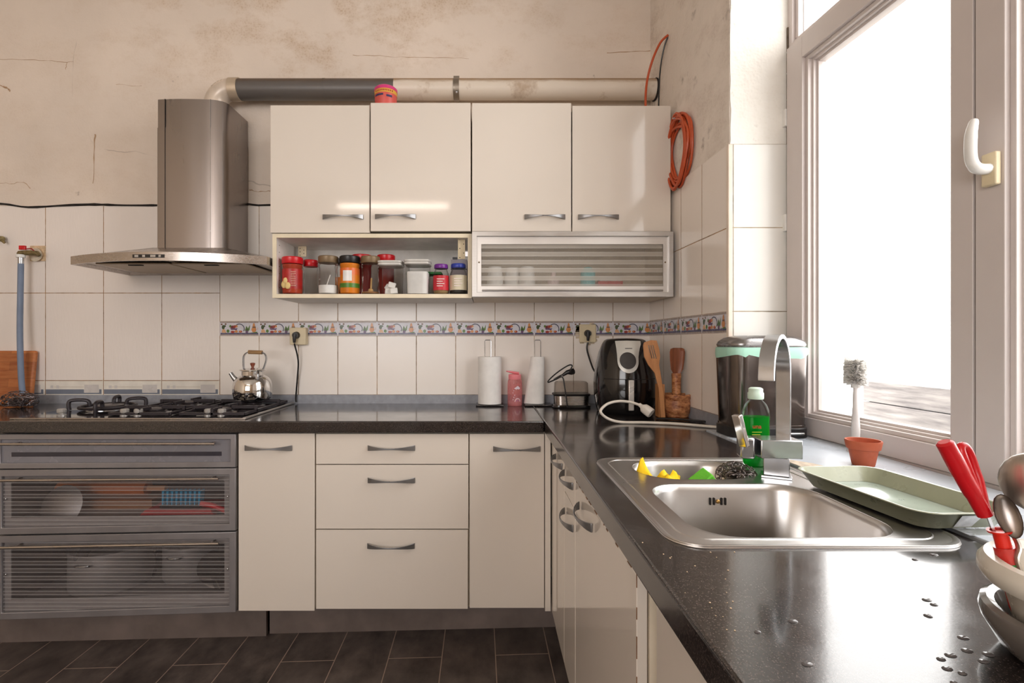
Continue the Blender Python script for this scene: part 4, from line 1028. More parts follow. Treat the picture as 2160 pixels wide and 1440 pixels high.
# ------------------------------------------------------------------ basin with utensils at the right edge
vx, vy = .592, .466
cb2 = thing('grey_bowl', 'glossy grey bowl under the white colander at the right edge', 'bowl', (vx, vy, .9005))
MB().lathe([(.060, .9005), (.070, .902), (.0765, .908), (.083, .920), (.0885, .930), (.0905, .939), (.089, .946), (.084, .949), (.078, .946), (.073, .935), (.062, .912)], vx, vy, 48).build('body', M('taupe_plastic', C(112, 105, 100), .12, coat=.4), cb2)
wb = thing('colander', 'white plastic colander holding utensils inside the grey bowl', 'colander', (vx, vy, .918))
MB().lathe([(.050, .9135), (.058, .915), (.066, .935), (.0735, .966), (.078, .970), (.0875, .972), (.0915, .979), (.0912, .988), (.086, .995), (.079, .996), (.072, .990), (.063, .940), (.050, .918)], vx, vy, 48).build('body', M('cream_white_plastic', C(226, 220, 208), .25), wb)
zi = .9185
def rot_to(p0, p1):
    v = (Vector(p1)-Vector(p0)); return Matrix.Translation(p0) @ v.to_track_quat('Z', 'Y').to_matrix().to_4x4(), v.length
# scissors
st = thing('scissors', 'scissors with red handles standing in the white colander', 'scissors', (.505, .44, zi))
pa = Vector(P(2079, 1076, .515))
mm, L = rot_to((.550, .497, .924), pa)
MB().loft([[(-.005, -.0012, 0), (.005, -.0012, 0), (.005, .0012, 0), (-.005, .0012, 0)], [(-.0036, -.0012, L), (.0036, -.0012, L), (.0036, .0012, L), (-.0036, .0012, L)]]).xf(mm).build('blade', mt['satin'], st)
ps = [P(2078, 1086, .515), P(2056, 1048, .517), P(2030, 1003, .519), P(2008, 962, .521), P(1991, 931, .522)]
r_ = [.0070, .0078, .0082, .0080, .0074]
path = sm(ps, 5); rr_ = [r_[min(4, int(i/5.01))] for i in range(len(path))]; rr_[-1] = .0055
MB().tube(path, rr_, 12).build('handle', mt['red'], st)
ps2 = [P(2078, 1080, .519), P(2062, 1040, .526), P(2040, 985, .530), P(2026, 948, .533), P(2033, 940, .535), P(2045, 955, .535), P(2057, 990, .533), P(2065, 1012, .530), P(2072, 1042, .525), P(2080, 1076, .519)]
MB().tube(sm(ps2, 5), .0042, 10).build('finger_loop', mt['red'], st)
ld = thing('ladle', 'large steel ladle standing in the white colander', 'ladle', (.60, .47, zi))
lc = Vector(P(2184, 1018, .535)); n_ = 20
def dish(c, rx, rz, depth, nrm, upv, m=9):
    nrm = Vector(nrm).normalized(); upv = Vector(upv).normalized(); sd = upv.cross(nrm).normalized(); upv = nrm.cross(sd)
    b = MB(); rings = []
    for i in range(m):
        t = max(.03, i/(m-1)*pi/2); rings.append([c+sd*(rx*sin(t)*cos(2*pi*k/n_))+upv*(rz*sin(t)*sin(2*pi*k/n_))-nrm*(depth*cos(t)) for k in range(n_)])
    rings2 = [[p+nrm*.0012 for p in r] for r in rings]
    b.loft(rings+list(reversed(rings2))); return b
wsteel = brushed('worn_spoon_steel', C(196, 186, 178), .34, 2, .15)
dish(lc, .029, .033, .016, (.55, .45, .1), (0, 0, 1)).build('bowl', wsteel, ld)
MB().tube(sm([lc+Vector((0, 0, -.033)), lc+Vector((.003, -.006, -.055)), Vector((.612, .470, .930))], 5), .0032, 8, flat=(1.5, .7)).build('handle', wsteel, ld)
sp_ = thing('spoon', 'dark steel spoon standing in the white colander before the ladle', 'spoon', (.56, .48, zi))
sc2 = Vector(P(2126, 1088, .500))
upv = Vector(P(2115, 1045, .502))-Vector(P(2140, 1130, .498))
dish(sc2, .0098, .0215, .006, (-.5, -.8, .2), upv).build('bowl', brushed('dark_spoon_steel', C(158, 148, 142), .3, 2, .15), sp_)
MB().tube(sm([Vector(P(2140, 1132, .498)), Vector(P(2149, 1155, .496)), Vector(P(2150, 1200, .494)), Vector((.566, .485, .926))], 5), .0022, 8, flat=(1.4, .7)).build('handle', wsteel, sp_)
sy = thing('measuring_syringe', 'red plastic measuring tube with green marks in the colander', 'tube', (.55, .48, zi))
t0, t1 = Vector(P(2108, 1117, .507)), Vector(P(2152, 1280, .500)); mm, L = rot_to(t1, t0)
MB().lathe([(.0072, -.008), (.0085, 0), (.0085, L*.78)], 0, 0, 20).xf(mm).build('barrel', M('clear_red', C(196, 50, 44), .2), sy)
MB().lathe([(.0062, L*.7), (.0062, L*.965), (.0098, L*.975), (.0102, L), (.0075, L*1.0), (.007, L*.975)], 0, 0, 24).xf(mm).build('plunger', M('bright_red', C(230, 44, 30), .35), sy)
MB().lathe([(.0088, L*.55), (.0088, L*.58)], 0, 0, 20, caps=(False, False)).xf(mm).build('green_band', M('green_mark', C(40, 130, 60), .5), sy)
b = MB()
for k in range(4): b.lathe([(.0087, L*(.2+.08*k)), (.0087, L*(.21+.08*k))], 0, 0, 20, caps=(False, False))
b.xf(mm).build('scale_marks', mt['redd'], sy)

# drops and crumbs on the worktop
wd = MB()
for (px, py) in ((1598, 1333), (1703, 1401), (1956, 1298), (1960, 1300), (1970, 1275), (2005, 1382), (2032, 1345), (1998, 1410), (2012, 1440), (2040, 1372), (2075, 1395), (2085, 1380), (1970, 1170), (1930, 1180), (1672, 1310), (1955, 1265), (2030, 1420), (1985, 1390)):
    d = 327.6/(py-PY); r = random.uniform(.0022, .0042)
    wd.ball((X(px, d), d, .9002), r*1.5, r, .0016, 10, 6)
tag(wd.build('water_drops', M('drop_water', C(96, 92, 92), .03), loc=(.5, .5, .9)), 'scattered water drops on the worktop near the sink', 'drops', kind='stuff')
wd = MB()
for k in range(46):
    px, py = random.uniform(1330, 1560), random.uniform(1090, 1330)
    d = 327.6/(py-PY)
    if X(px, d) < .245 or (.28 < X(px, d) < .765 and .74 < d < 1.34): continue
    r = random.uniform(.0006, .0014); wd.ball((X(px, d), d, .9004), r, r, r*.6, 6, 4)
tag(wd.build('crumbs', M('pale_crumbs', C(206, 180, 150), .8), loc=(.3, .7, .9)), 'pale crumbs scattered along the worktop edge left of the sink', 'crumbs', kind='stuff')

# ------------------------------------------------------------------ base cabinets, back run
BF = 1.98
ZB = .141
def base_unit(label, px0, px1, fronts):
    x0, x1 = X(px0, BF), X(px1, BF)
    c = thing('base_cabinet', label, 'cabinet', ((x0+x1)/2, 2.25, ZB), 'cream base cabinets')
    carcass(MB(), x0, x1, BF+.022, 2.52, ZB, .8515, .016).build('carcass', mt['carc'], c)
    for kind, a0, a1, t0, t1, hx, hy in fronts:
        d = B(X(a0, BF), X(a1, BF), BF, BF+.019, Z(t1, BF), Z(t0, BF)).build(kind, mt['cream'], c, bevel=.0012)
        handle((X(hx, BF), BF, Z(hy-2, BF)), (1, 0, 0), (0, -1, 0), .19, d)
    return c
base_unit('narrow cream base cabinet beside the glass fronted drawers', 501, 665, [('door', 503, 663.5, 914, 1288, 567, 946)])
base_unit('wide cream base cabinet with three drawers', 665.5, 989, [('drawer', 666.5, 988, 915, 978.5, 826, 946), ('drawer', 666.5, 988, 980.5, 1115, 826, 1014), ('drawer', 666.5, 987, 1117.5, 1284, 825, 1152)])
base_unit('narrow cream base cabinet in the corner', 989.5, 1149, [('door', 990.5, 1148, 915, 1282, 1090, 948)])
tag(B(X(1149.5, BF), .2595, BF-.004, BF+.03, ZB-.005, .850).build('corner_post', mt['cream'], loc=(.25, 1.99, ZB), bevel=.001), 'narrow cream filler post in the corner between the two cabinet runs', 'post')

# glass fronted drawer unit; it sags towards the left
gx0, gx1 = X(-9, BF), X(498, BF)
def sag(x, y, z): return (x, y, z-.031*max(0, (.85-z))/.72*(gx1-x)/.95)
gu = thing('drawer_cabinet', 'grey cabinet with three ribbed glass fronted drawers under the hob', 'cabinet', ((gx0+gx1)/2, 2.25, .13))
carcass(MB(), gx0, gx1, BF+.03, 2.52, .141, .8515, .016).warp(sag).build('carcass', M('grey_carcass', C(120, 114, 112), .5), gu)
drs = ((915, 985), (987, 1118), (1121, 1290))
grey = M('silver_grey_frame', C(148, 144, 146), .36, .55, vary=(8, .08))
dzs = []
for i, (t0, t1) in enumerate(drs):
    z0, z1 = Z(t1, BF), Z(t0, BF); dzs.append((z0, z1))
    d = frame(MB(), gx0, gx1, z0, z1, .026 if i else .021, BF-.004, BF+.018).warp(sag).build('drawer', grey, gu, bevel=.002)
    w = .026 if i else .021
    B(gx0+w-.004, gx1-w+.004, BF+.004, BF+.007, z0+w-.004, z1-w+.004).warp(sag).build('pane', mt['ribL'] if i else M('frosted_grey_pane', C(128, 126, 132), .25, vary=(6, .08)), d)
    if i:
        k = .052; bb = .060 if i == 1 else .070
        MB().plate([(gx0+.01, z0+.01), (gx1-.01, z0+.01), (gx1-.01, z1-.01), (gx0+.01, z1-.01)], [[(gx0+k, z0+bb), (gx1-k, z0+bb), (gx1-k, z1-.052), (gx0+k, z1-.052)]], BF+.010, BF+.014, lambda a, c, t: (a, t, c)).warp(sag).build('backing_frame', M('grey_backing', C(150, 146, 146), .5), d)
    else:
        B(gx0+.06, gx1-.06, BF+.0032, BF+.0045, z0+.045, z0+.062).warp(sag).build('window_slot', M('dark_slot', C(56, 54, 62), .2), d)
    zr = z1-.034 if i else z1-.033
    rod = MB().cyl((gx0+.045, BF-.032, zr), (X(470 if i else 462, BF), BF-.032, zr), .0052, n=12)
    for xx in (gx0+.10, X(452, BF)): rod.cyl((xx, BF-.032, zr), (xx, BF+.004, zr), .0035, n=8)
    rod.warp(sag).build('bar_handle', mt['steelh'], d)
    for xx in (gx0+.036, gx1-.036):
        if i: MB().ball((xx, BF+.003, (z0+z1)/2+.01), .004, .002, .004, 8, 6).warp(sag).build('screw', mt['satin'], d)
    if i: B(gx0+.03, gx1-.03, BF+.035, 2.48, z0+.030, z0+.038).warp(sag).build('drawer_bottom', M('grey_drawer_base', C(130, 126, 126), .5), d)
# contents of the middle drawer
z0 = dzs[1][0]+.039
def zsag(x, z): return sag(x, 0, z)[2]
def ct(o, label, cat): return tag(o, label, cat)
xx = X(40, 2.2)
rp = thing('rolling_pin', 'wooden rolling pin lying at the left of the middle glass drawer', 'rolling pin', (-1.75, 2.16, zsag(-1.75, z0)))
zz_ = zsag(-1.75, z0)+.030
MB().cyl((-1.90, 2.20, zz_+.045), (-1.50, 2.19, zz_+.05), .030, n=20).build('roller', wood('orange_wood', C(190, 96, 40), C(214, 120, 56), 0, 3), rp)
MB().cyl((-1.50, 2.19, zz_+.05), (-1.42, 2.19, zz_+.05), .013, n=12).build('handle', wood('pale_orange_wood', C(196, 130, 76), C(214, 150, 96), 0, 3), rp)
B(-1.88, -1.45, 2.14, 2.26, zsag(-1.8, z0), zz_+.014).build('rest', wood('drawer_wood', C(150, 100, 70), C(170, 120, 84), 0, 3), rp)
ct(MB().lathe([(.085, 0), (.086, .003), (.05, .012), (0.012, .016)], 0, 0, 32).xf(Matrix.Translation((-1.78, 2.07, zsag(-1.78, z0)+.04)) @ Matrix.Rotation(radians(70), 4, 'X')).build('pan_lid', mt['alud'], loc=(-1.78, 2.07, zsag(-1.78, z0))), 'round grey lid leaning in the left of the middle drawer', 'lid')
bz = zsag(-1.2, z0)
sb = thing('scrub_brush', 'brush with bright blue bristles lying in the middle glass drawer', 'brush', (-1.26, 2.05, bz+.03))
B(-1.345, -1.175, 2.03, 2.07, bz+.034, bz+.046).build('back', mt['black'], sb, bevel=.003)
b = MB()
for i in range(9):
    for j in range(3):
        x = -1.335+i*.0188; y = 2.036+j*.014
        b.tube([(x, y, bz+.046), (x+.003, y, bz+.105)], [.003, .0055], 6)
b.build('bristles', M('blue_bristles', C(40, 166, 214), .6), sb)
dp = thing('dustpan', 'red dustpan lying under the blue brush in the middle glass drawer', 'dustpan', (-1.25, 2.08, bz))
b = MB().loft([[(-1.43, 2.03, bz+.004), (-1.12, 2.03, bz+.004), (-1.12, 2.16, bz+.004), (-1.43, 2.16, bz+.004)], [(-1.40, 2.02, bz+.030), (-1.13, 2.02, bz+.030), (-1.13, 2.17, bz+.030), (-1.40, 2.17, bz+.030)]]); b.build('pan', M('red_pan', C(196, 40, 44), .4), dp, bevel=.004)
MB().tube(sm([(-1.17, 2.02, bz+.060), (-1.12, 2.03, bz+.045), (-1.055, 2.03, bz+.018)], 4), .011, 10).build('handle', mt['red'], dp)
# contents of the bottom drawer
z0 = dzs[2][0]+.039
pl = M('pan_steel', C(172, 168, 168), .3, .5, vary=(2, .03))
for x, y, r, h, lab in ((-1.66, 2.20, .16, .17, 'large steel cooking pot at the left of the bottom glass drawer'), (-1.34, 2.24, .11, .15, 'smaller steel pot in the middle of the bottom glass drawer')):
    zf = zsag(x-r, z0)+.001+.0*r
    zf = zsag(x, z0)+.0045
    p_ = thing('cooking_pot', lab, 'pot', (x, y, zf), 'pots in the bottom drawer')
    MB().lathe([(r*.97, zf), (r, zf+.008), (r, zf+h), (r*1.03, zf+h+.003), (r*.98, zf+h), (r*.97, zf+.01)], x, y, 36).build('body', pl, p_)
    MB().tube(sm([(x-.03, y-r, zf+h*.8), (x-.02, y-r-.022, zf+h*.82), (x+.02, y-r-.022, zf+h*.82), (x+.03, y-r, zf+h*.8)], 4), .005, 8).build('handle', mt['satin'], p_)
z_ = zsag(-1.34, z0)+.0045+.15+.005
for k, (rr, hh) in enumerate(((.10, .0), (.105, .012))):
    ct(MB().lathe([(.04, z_+hh), (.045, z_+hh), (rr, z_+hh+.028), (rr+.001, z_+hh+.030), (.05, z_+hh+.004)], -1.34, 2.22, 32).build('shallow_bowl', mt['white'] if k else pl, loc=(-1.34, 2.22, z_+hh)), ('grey' if not k else 'pale')+' shallow bowl stacked on the smaller pot'+(' as the upper one' if k else ' as the lower one'), 'bowl')
lz = zsag(-1.13, z0)
ct(MB().lathe([(.10, 0), (.101, .003), (.06, .014), (.01, .02)], 0, 0, 36).xf(Matrix.Translation((-1.13, 2.12, lz+.075)) @ Matrix.Rotation(radians(28), 4, 'Y') @ Matrix.Rotation(radians(20), 4, 'X')).build('pan_lid', mt['chrome'], loc=(-1.13, 2.12, lz)), 'shiny tilted pan lid at the right of the bottom drawer', 'lid')
ct(MB().lathe([(.05, lz+.0015), (.052, lz+.004), (.056, lz+.03), (.05, lz+.03)], -1.13, 2.16, 24).build('tin', M('copper_tin', C(150, 104, 80), .5), loc=(-1.13, 2.16, lz)), 'brown tin under the tilted lid in the bottom drawer', 'tin')

# plinths
b = MB().add([(-3.0, 2.068, fz(-3)), (X(562, 2.07), 2.068, fz(-.92)), (X(562, 2.07), 2.068, .136), (-3.0, 2.068, .055)] + [(-3.0, 2.086, fz(-3)), (X(562, 2.07), 2.086, fz(-.92)), (X(562, 2.07), 2.086, .136), (-3.0, 2.086, .055)],
             [(0,1,2,3),(7,6,5,4),(0,4,5,1),(1,5,6,2),(2,6,7,3),(3,7,4,0)])
tag(b.build('plinth', mt['plinth'], loc=(-1.8, 2.07, -.03)), 'grey plinth board under the glass drawer cabinet', 'plinth', 'plinth boards')
xw = X(570, 2.09)
b = MB().add([(xw, 2.085, fz(xw)), (.32, 2.085, fz(.32)), (.32, 2.085, .139), (xw, 2.085, .139), (xw, 2.103, fz(xw)), (.32, 2.103, fz(.32)), (.32, 2.103, .139), (xw, 2.103, .139)],
             [(0,1,2,3),(7,6,5,4),(0,4,5,1),(1,5,6,2),(2,6,7,3),(3,7,4,0)])
tag(b.build('plinth', mt['plinth'], loc=(-.3, 2.09, 0)), 'grey brown plinth board under the cream cabinets', 'plinth', 'plinth boards')

# ------------------------------------------------------------------ base cabinets, window run
RX = .2605
def side_unit(label, y0, y1, fronts, top=.846, dx=0.):
    c = thing('base_cabinet', label, 'cabinet', (.52, (y0+y1)/2, ZB), 'cream base cabinets')
    b = MB(); x0, x1 = RX+.022+dx, .778
    b.box(x0, x1, y0+.001, y0+.017, ZB, .8515).box(x0, x1, y1-.017, y1-.001, ZB, .8515).box(x0, x1, y0+.017, y1-.017, ZB, ZB+.016)
    b.build('carcass', mt['carc'], c)
    for kind, a0, a1, z0, z1, hy, hz_, L in fronts:
        d = B(RX+dx, RX+dx+.019, a0, a1, z0, z1).build(kind, mt['cream'], c, bevel=.0015)
        if hy: handle((RX+dx, hy, hz_), (0, 1, 0), (-1, 0, 0), L, d)
        if kind == 'door' and a1-a0 > .5:
            w = MB()
            yy = a0+.03
            while yy < a1-.02:
                l = random.uniform(.006, .03); w.box(RX+dx-.0004, RX+dx+.006, yy, yy+l, z1-.002*random.uniform(.5, 1.6), z1+.0004); yy += l+random.uniform(.005, .07)
            zz = z0+.2
            while zz < z1-.02:
                l = random.uniform(.01, .05); w.box(RX+dx-.0003, RX+dx+.0012, a0-.0004, a0+.0008, zz, zz+l); zz += l+random.uniform(.004, .04)
            tag(w.build('worn_edge', mt['worn'], d), kind='stuff')
    return c
side_unit('narrow cream cabinet door on the window run next to the corner', 1.642, 1.845, [('door', 1.644, 1.843, .145, .815, 1.735, .795, .15)])
side_unit('cream cabinet on the window run with a drawer above a door', 1.438, 1.641, [('drawer', 1.440, 1.640, .724, .815, 1.535, .788, .155), ('door', 1.440, 1.640, .145, .720, 1.530, .665, .155)])
side_unit('wide cream sink cabinet with worn door edges on the window run', .850, 1.436, [('door', .853, 1.434, .140, .812, 1.275, .765, .165)])
side_unit('cream cabinet nearest the camera on the window run', .15, .792, [('door', .155, .788, .145, .846, 0, 0, 0)], dx=.012)
tag(B(RX+.003, RX+.024, 1.847, 1.975, .14, .846).build('filler_panel', mt['cream'], loc=(.27, 1.9, .14)), 'cream filler panel beside the corner post on the window run', 'panel')

# ------------------------------------------------------------------ hob
hb_ = thing('gas_hob', 'black glass gas hob with five burners and steel edge', 'hob', (-1.455, 2.25, .900))
hx0_, hx1_, hy0, hy1 = -1.925, -.987, 2.002, 2.508
B(hx0_, hx1_, hy0, hy1, .9005, .9075).build('glass_plate', mt['bglass'], hb_, bevel=.002)
B(hx1_-.001, hx1_+.012, hy0-.002, hy1+.002, .9005, .909).build('trim', mt['alu'], hb_, bevel=.002)
B(hx0_-.004, hx1_+.012, hy0-.006, hy0+.001, .9004, .9065).build('trim', mt['steelh'], hb_, bevel=.001)
for bx_, by_, r in ((-1.735, 2.27, .062), (-1.445, 2.40, .040), (-1.445, 2.15, .045), (-1.135, 2.38, .045), (-1.145, 2.15, .038)):
    q = MB().lathe([(r*1.15, .9075), (r*1.1, .914), (r*.9, .918), (r*.95, .921), (r*.95, .925), (r*.6, .929), (r*.2, .930)], bx_, by_, 28).build('burner', M('burner_iron', C(70, 64, 66), .35, .6), hb_)
    MB().lathe([(r*1.45, .9076), (r*1.45, .9095), (r*1.15, .912)], bx_, by_, 28).build('drip_ring', mt['satin'], q)
def bar(b, p, q, w=.010, h=.014):
    p, q = Vector(p), Vector(q); t = (q-p).normalized(); s_ = t.cross(Vector((0, 0, 1))).normalized()*w/2; u = Vector((0, 0, h/2))
    return b.loft([[p-s_-u, p+s_-u, p+s_+u, p-s_+u], [q-s_-u, q+s_-u, q+s_+u, q-s_+u]])
for gx, gw in ((-1.445, .125), (-1.14, .135)):
    b = MB(); z = .931
    for x in (gx-gw, gx+gw): bar(b, (x, 2.055, .916), (x, 2.485, .916), .012, .012)
    for y in (2.055, 2.27, 2.485): bar(b, (gx-gw, y, .916), (gx+gw, y, .916), .012, .012)
    for yc in (2.155, 2.39):
        for sx in (-1, 1):
            bar(b, (gx+sx*gw, yc, z), (gx+sx*.030, yc, z)); bar(b, (gx+sx*gw, yc, .913), (gx+sx*gw, yc, .938), .012, .0001) if False else None
            b.box(gx+sx*gw-.006, gx+sx*gw+.006, yc-.006, yc+.006, .908, .938)
        for sy_2 in (-1, 1):
            bar(b, (gx, yc+sy_2*.105, z), (gx, yc+sy_2*.030, z)); b.box(gx-.006, gx+.006, yc+sy_2*.1-.006, yc+sy_2*.1+.006, .908, .938)
    b.build('pan_support', mt['iron'], hb_, bevel=.0015)
b = MB(); gx, gy = -1.735, 2.265
b.tube([(gx+.105*cos(2*pi*i/32), gy+.105*sin(2*pi*i/32), .921) for i in range(33)], .007, 8)
for k in range(4):
    a = k*pi/2+.35; c_, s_ = cos(a), sin(a)
    b.tube(sm([(gx+.145*c_, gy+.145*s_, .909), (gx+.148*c_, gy+.148*s_, .935), (gx+.140*c_, gy+.140*s_, .951), (gx+.10*c_, gy+.10*s_, .953), (gx+.075*c_, gy+.075*s_, .946), (gx+.07*c_, gy+.07*s_, .925)], 4), .008, 8)
b.build('wok_support', mt['iron'], hb_)
kn = M('grey_knob', C(168, 164, 160), .35, .3)
for px in (130, 263, 292, 440, 468):
    x = X(px, 2.06)
    MB().lathe([(.017, .9076), (.017, .912), (.010, .914), (.010, .918)], x, 2.06, 16).lathe([(.013, .918), (.0165, .922), (.0165, .932), (.014, .936)], x, 2.06, 10).build('knob', kn, hb_, angle=20)

# kettle
kx, ky, kz = X(533, 2.375), 2.375, .9385
kt = thing('kettle', 'shiny steel kettle with wooden grip on the right rear burner', 'kettle', (kx, ky, kz))
kr = .0885
MB().lathe([(kr*.84, kz), (kr*.93, kz+.006), (kr*1.0, kz+.03), (kr*1.0, kz+.055), (kr*.95, kz+.085), (kr*.82, kz+.105), (kr*.62, kz+.116), (kr*.56, kz+.118), (kr*.56, kz+.137)], kx, ky, 48).build('body', mt['chrome'], kt)
q = MB().lathe([(kr*.62, kz+.137), (kr*.68, kz+.141), (kr*.66, kz+.145), (kr*.40, kz+.151), (kr*.1, kz+.153)], kx, ky, 36).build('lid', mt['chrome'], kt)
MB().lathe([(.006, kz+.152), (.006, kz+.157), (.0115, kz+.170), (.011, kz+.175), (.004, kz+.177)], kx, ky, 20).build('knob', M('brown_knob', C(126, 58, 30), .3), q)
MB().tube([(kx-kr*.75, ky-.01, kz+.085), (kx-kr*.98, ky-.012, kz+.108), (kx-kr*1.13, ky-.013, kz+.128)], [.015, .011, .009], 14).build('spout', mt['satin'], kt)
hp_ = [(kx-kr*.47, ky, kz+.135), (kx-kr*.50, ky, kz+.18), (kx-kr*.46, ky, kz+.212), (kx-kr*.22, ky, kz+.228), (kx+kr*.22, ky, kz+.228), (kx+kr*.62, ky, kz+.222), (kx+kr*.74, ky, kz+.195), (kx+kr*.62, ky, kz+.155), (kx+kr*.48, ky-.01, kz+.125)]
hh = MB().tube(sm(hp_, 5), .0075, 10, flat=(1.3, .35)).build('handle', mt['satin'], kt)
MB().cyl((kx-kr*.22, ky, kz+.228), (kx+kr*.52, ky, kz+.226), .0095, n=16).build('grip', wood('kettle_grip', C(140, 104, 66), C(180, 142, 98), 0, 4), hh)
b = B(kx+kr*.42, kx+kr*.60, ky-kr*.66, ky-kr*.5, kz+.095, kz+.128).build('bracket', mt['satin'], kt, bevel=.004)

# left end of the worktop
bd = B(-.16, .113, -.011, .011, 0, .268); bd.xf(Matrix.Translation((X(64, 2.47)-.12, 2.487, .9035)) @ Matrix.Rotation(radians(-6), 4, 'X'))
tag(bd.build('cutting_board', mt['block'], loc=(X(10, 2.47), 2.48, .9035), bevel=.008), 'wooden block cutting board leaning against the tiles behind the hob', 'board')
scourer((X(42, 2.39), 2.388, .932), .068, .034, .036, 90, 'dark grey steel wool on the worktop before the cutting board', M('dark_wool', C(120, 112, 114), .4, .9), wr=.0014)
tp = thing('gas_tap', 'corroded brass gas tap with red lever on the tiled wall', 'tap', (X(72, 2.5), 2.53, Z(538, 2.5)))
brass = M('corroded_brass', C(128, 112, 76), .55, .6, vary=(60, .4), bmp=(90, .6))
tz = Z(536, 2.5)
MB().cyl((X(84, 2.53), 2.53, tz), (X(80, 2.49), 2.475, tz), .010, n=14).tube([(X(82, 2.48), 2.475, tz), (X(62, 2.48), 2.472, tz+.002), (X(44, 2.48), 2.47, tz+.002)], [.011, .013, .010], 14).build('valve_body', brass, tp)
MB().cyl((X(44, 2.48), 2.47, tz+.002), (X(44, 2.48), 2.47, tz-.012), .009, n=12).build('outlet', brass, tp)
B(X(42, 2.47), X(55, 2.47), 2.462, 2.474, Z(527, 2.47), Z(518, 2.47)).build('lever', mt['red'], tp, bevel=.002)
MB().tube([P(55, 525, 2.47), P(66, 524, 2.475), P(72, 529, 2.48)], .003, 8).build('lever_stem', mt['redd'], tp)
B(X(68, WB), X(99, WB), 2.525, 2.531, Z(551, WB), Z(519, WB)).build('rough_patch', M('chipped_mortar', C(214, 186, 152), .9, vary=(40, .25), bmp=(60, 1, .006)), tp)
MB().lathe([(.016, 0), (.030, .002), (.034, .010)], 0, 0, 20).xf(Matrix.Translation((X(83, WB), 2.524, tz)) @ Matrix.Rotation(pi/2, 4, 'X')).build('mortar_ring', M('pale_mortar', C(222, 208, 186), .9, vary=(30, .2)), tp)
hs = thing('gas_hose', 'grey rubber hose hanging from the gas tap past the cutting board', 'hose', (X(42, 2.45), 2.45, .93))
MB().tube(sm([P(44, 556, 2.47), P(43, 620, 2.468), P(42, 690, 2.46), P(43, 750, 2.452), P(45, 800, 2.450), P(48, 832, 2.450)], 6), .0125, 14).build('hose', mt['rubber'], hs)
MB().cyl(P(44, 543, 2.47), P(44, 537, 2.47), .020, n=18).build('union_nut', mt['white'], hs)
MB().cyl(P(44, 556, 2.47), P(44, 543, 2.47), .0125, n=16).build('ferrule', mt['satin'], hs)
o2 = MB().cyl((X(-4, WB), 2.535, Z(503, WB)), (X(2, 2.5), 2.505, Z(503, 2.5)), .014, n=14).tube([P(2, 506, 2.5), P(10, 512, 2.505)], .006, 8)
tag(o2.build('pipe_stub', brass, loc=(X(0, WB), 2.53, Z(503, WB))), 'cut brass pipe stub in the tiles at the far left edge', 'pipe')

# sockets, plug and cord
def socket(px0, px1, py0, py1, dep, label):
    t = thing('wall_socket', label, 'socket', (X((px0+px1)/2, WB), WB, Z((py0+py1)/2, WB)), 'wall sockets')
    x0, x1, z0, z1 = X(px0, WB), X(px1, WB), Z(py1, WB), Z(py0, WB)
    MB().prism_y(rrect(x0, x1, z0, z1, .006, 4), TY-dep, TY-.0005).build('plate', mt['ivory'], t, bevel=.003)
    return t
s1_ = socket(617.5, 651, 691, 727, .036, 'cream surface mounted socket over the worktop near the kettle')
s2_ = socket(1221, 1256, 684, 722, .012, 'cream flush socket on the tiles above the air fryer')
b = MB()
for k in range(14):
    a = random.random()*2*pi; b.box(X(1238, WB)+.052*cos(a)-.01, X(1238, WB)+.052*cos(a)+.012, TY-.001, TY-.0003, Z(703, WB)+.055*sin(a)-.006, Z(703, WB)+.055*sin(a)+.005)
b.build('mortar_smear', M('socket_mortar', C(206, 190, 166), .9, vary=(50, .2)), s2_)
def plug(px, py, y, parent):
    c = (X(px, WB), y, Z(py, WB))
    b = MB().cyl((c[0], y, c[2]), (c[0], y-.020, c[2]), .0185, .015, n=20); b.tube([(c[0]-.002, y-.018, c[2]+.004), (c[0]-.002, y-.022, c[2]-.02), (c[0]-.003, y-.020, c[2]-.038)], [.010, .0085, .006], 10)
    return b.build('plug', mt['black'], parent)
cd = thing('power_cord', 'black power cord from the kettle side socket down to the worktop', 'cord', (X(626, 2.52), 2.5, .905))
plug(632, 707, TY-.037, cd)
MB().tube(sm([(X(631, WB)-.001, TY-.056, Z(724, WB)), P(629, 760, 2.50), P(627, 800, 2.51), P(624, 838, 2.515), P(625, 848, 2.515)], 6), .0042, 8).build('cable', mt['black'], cd)

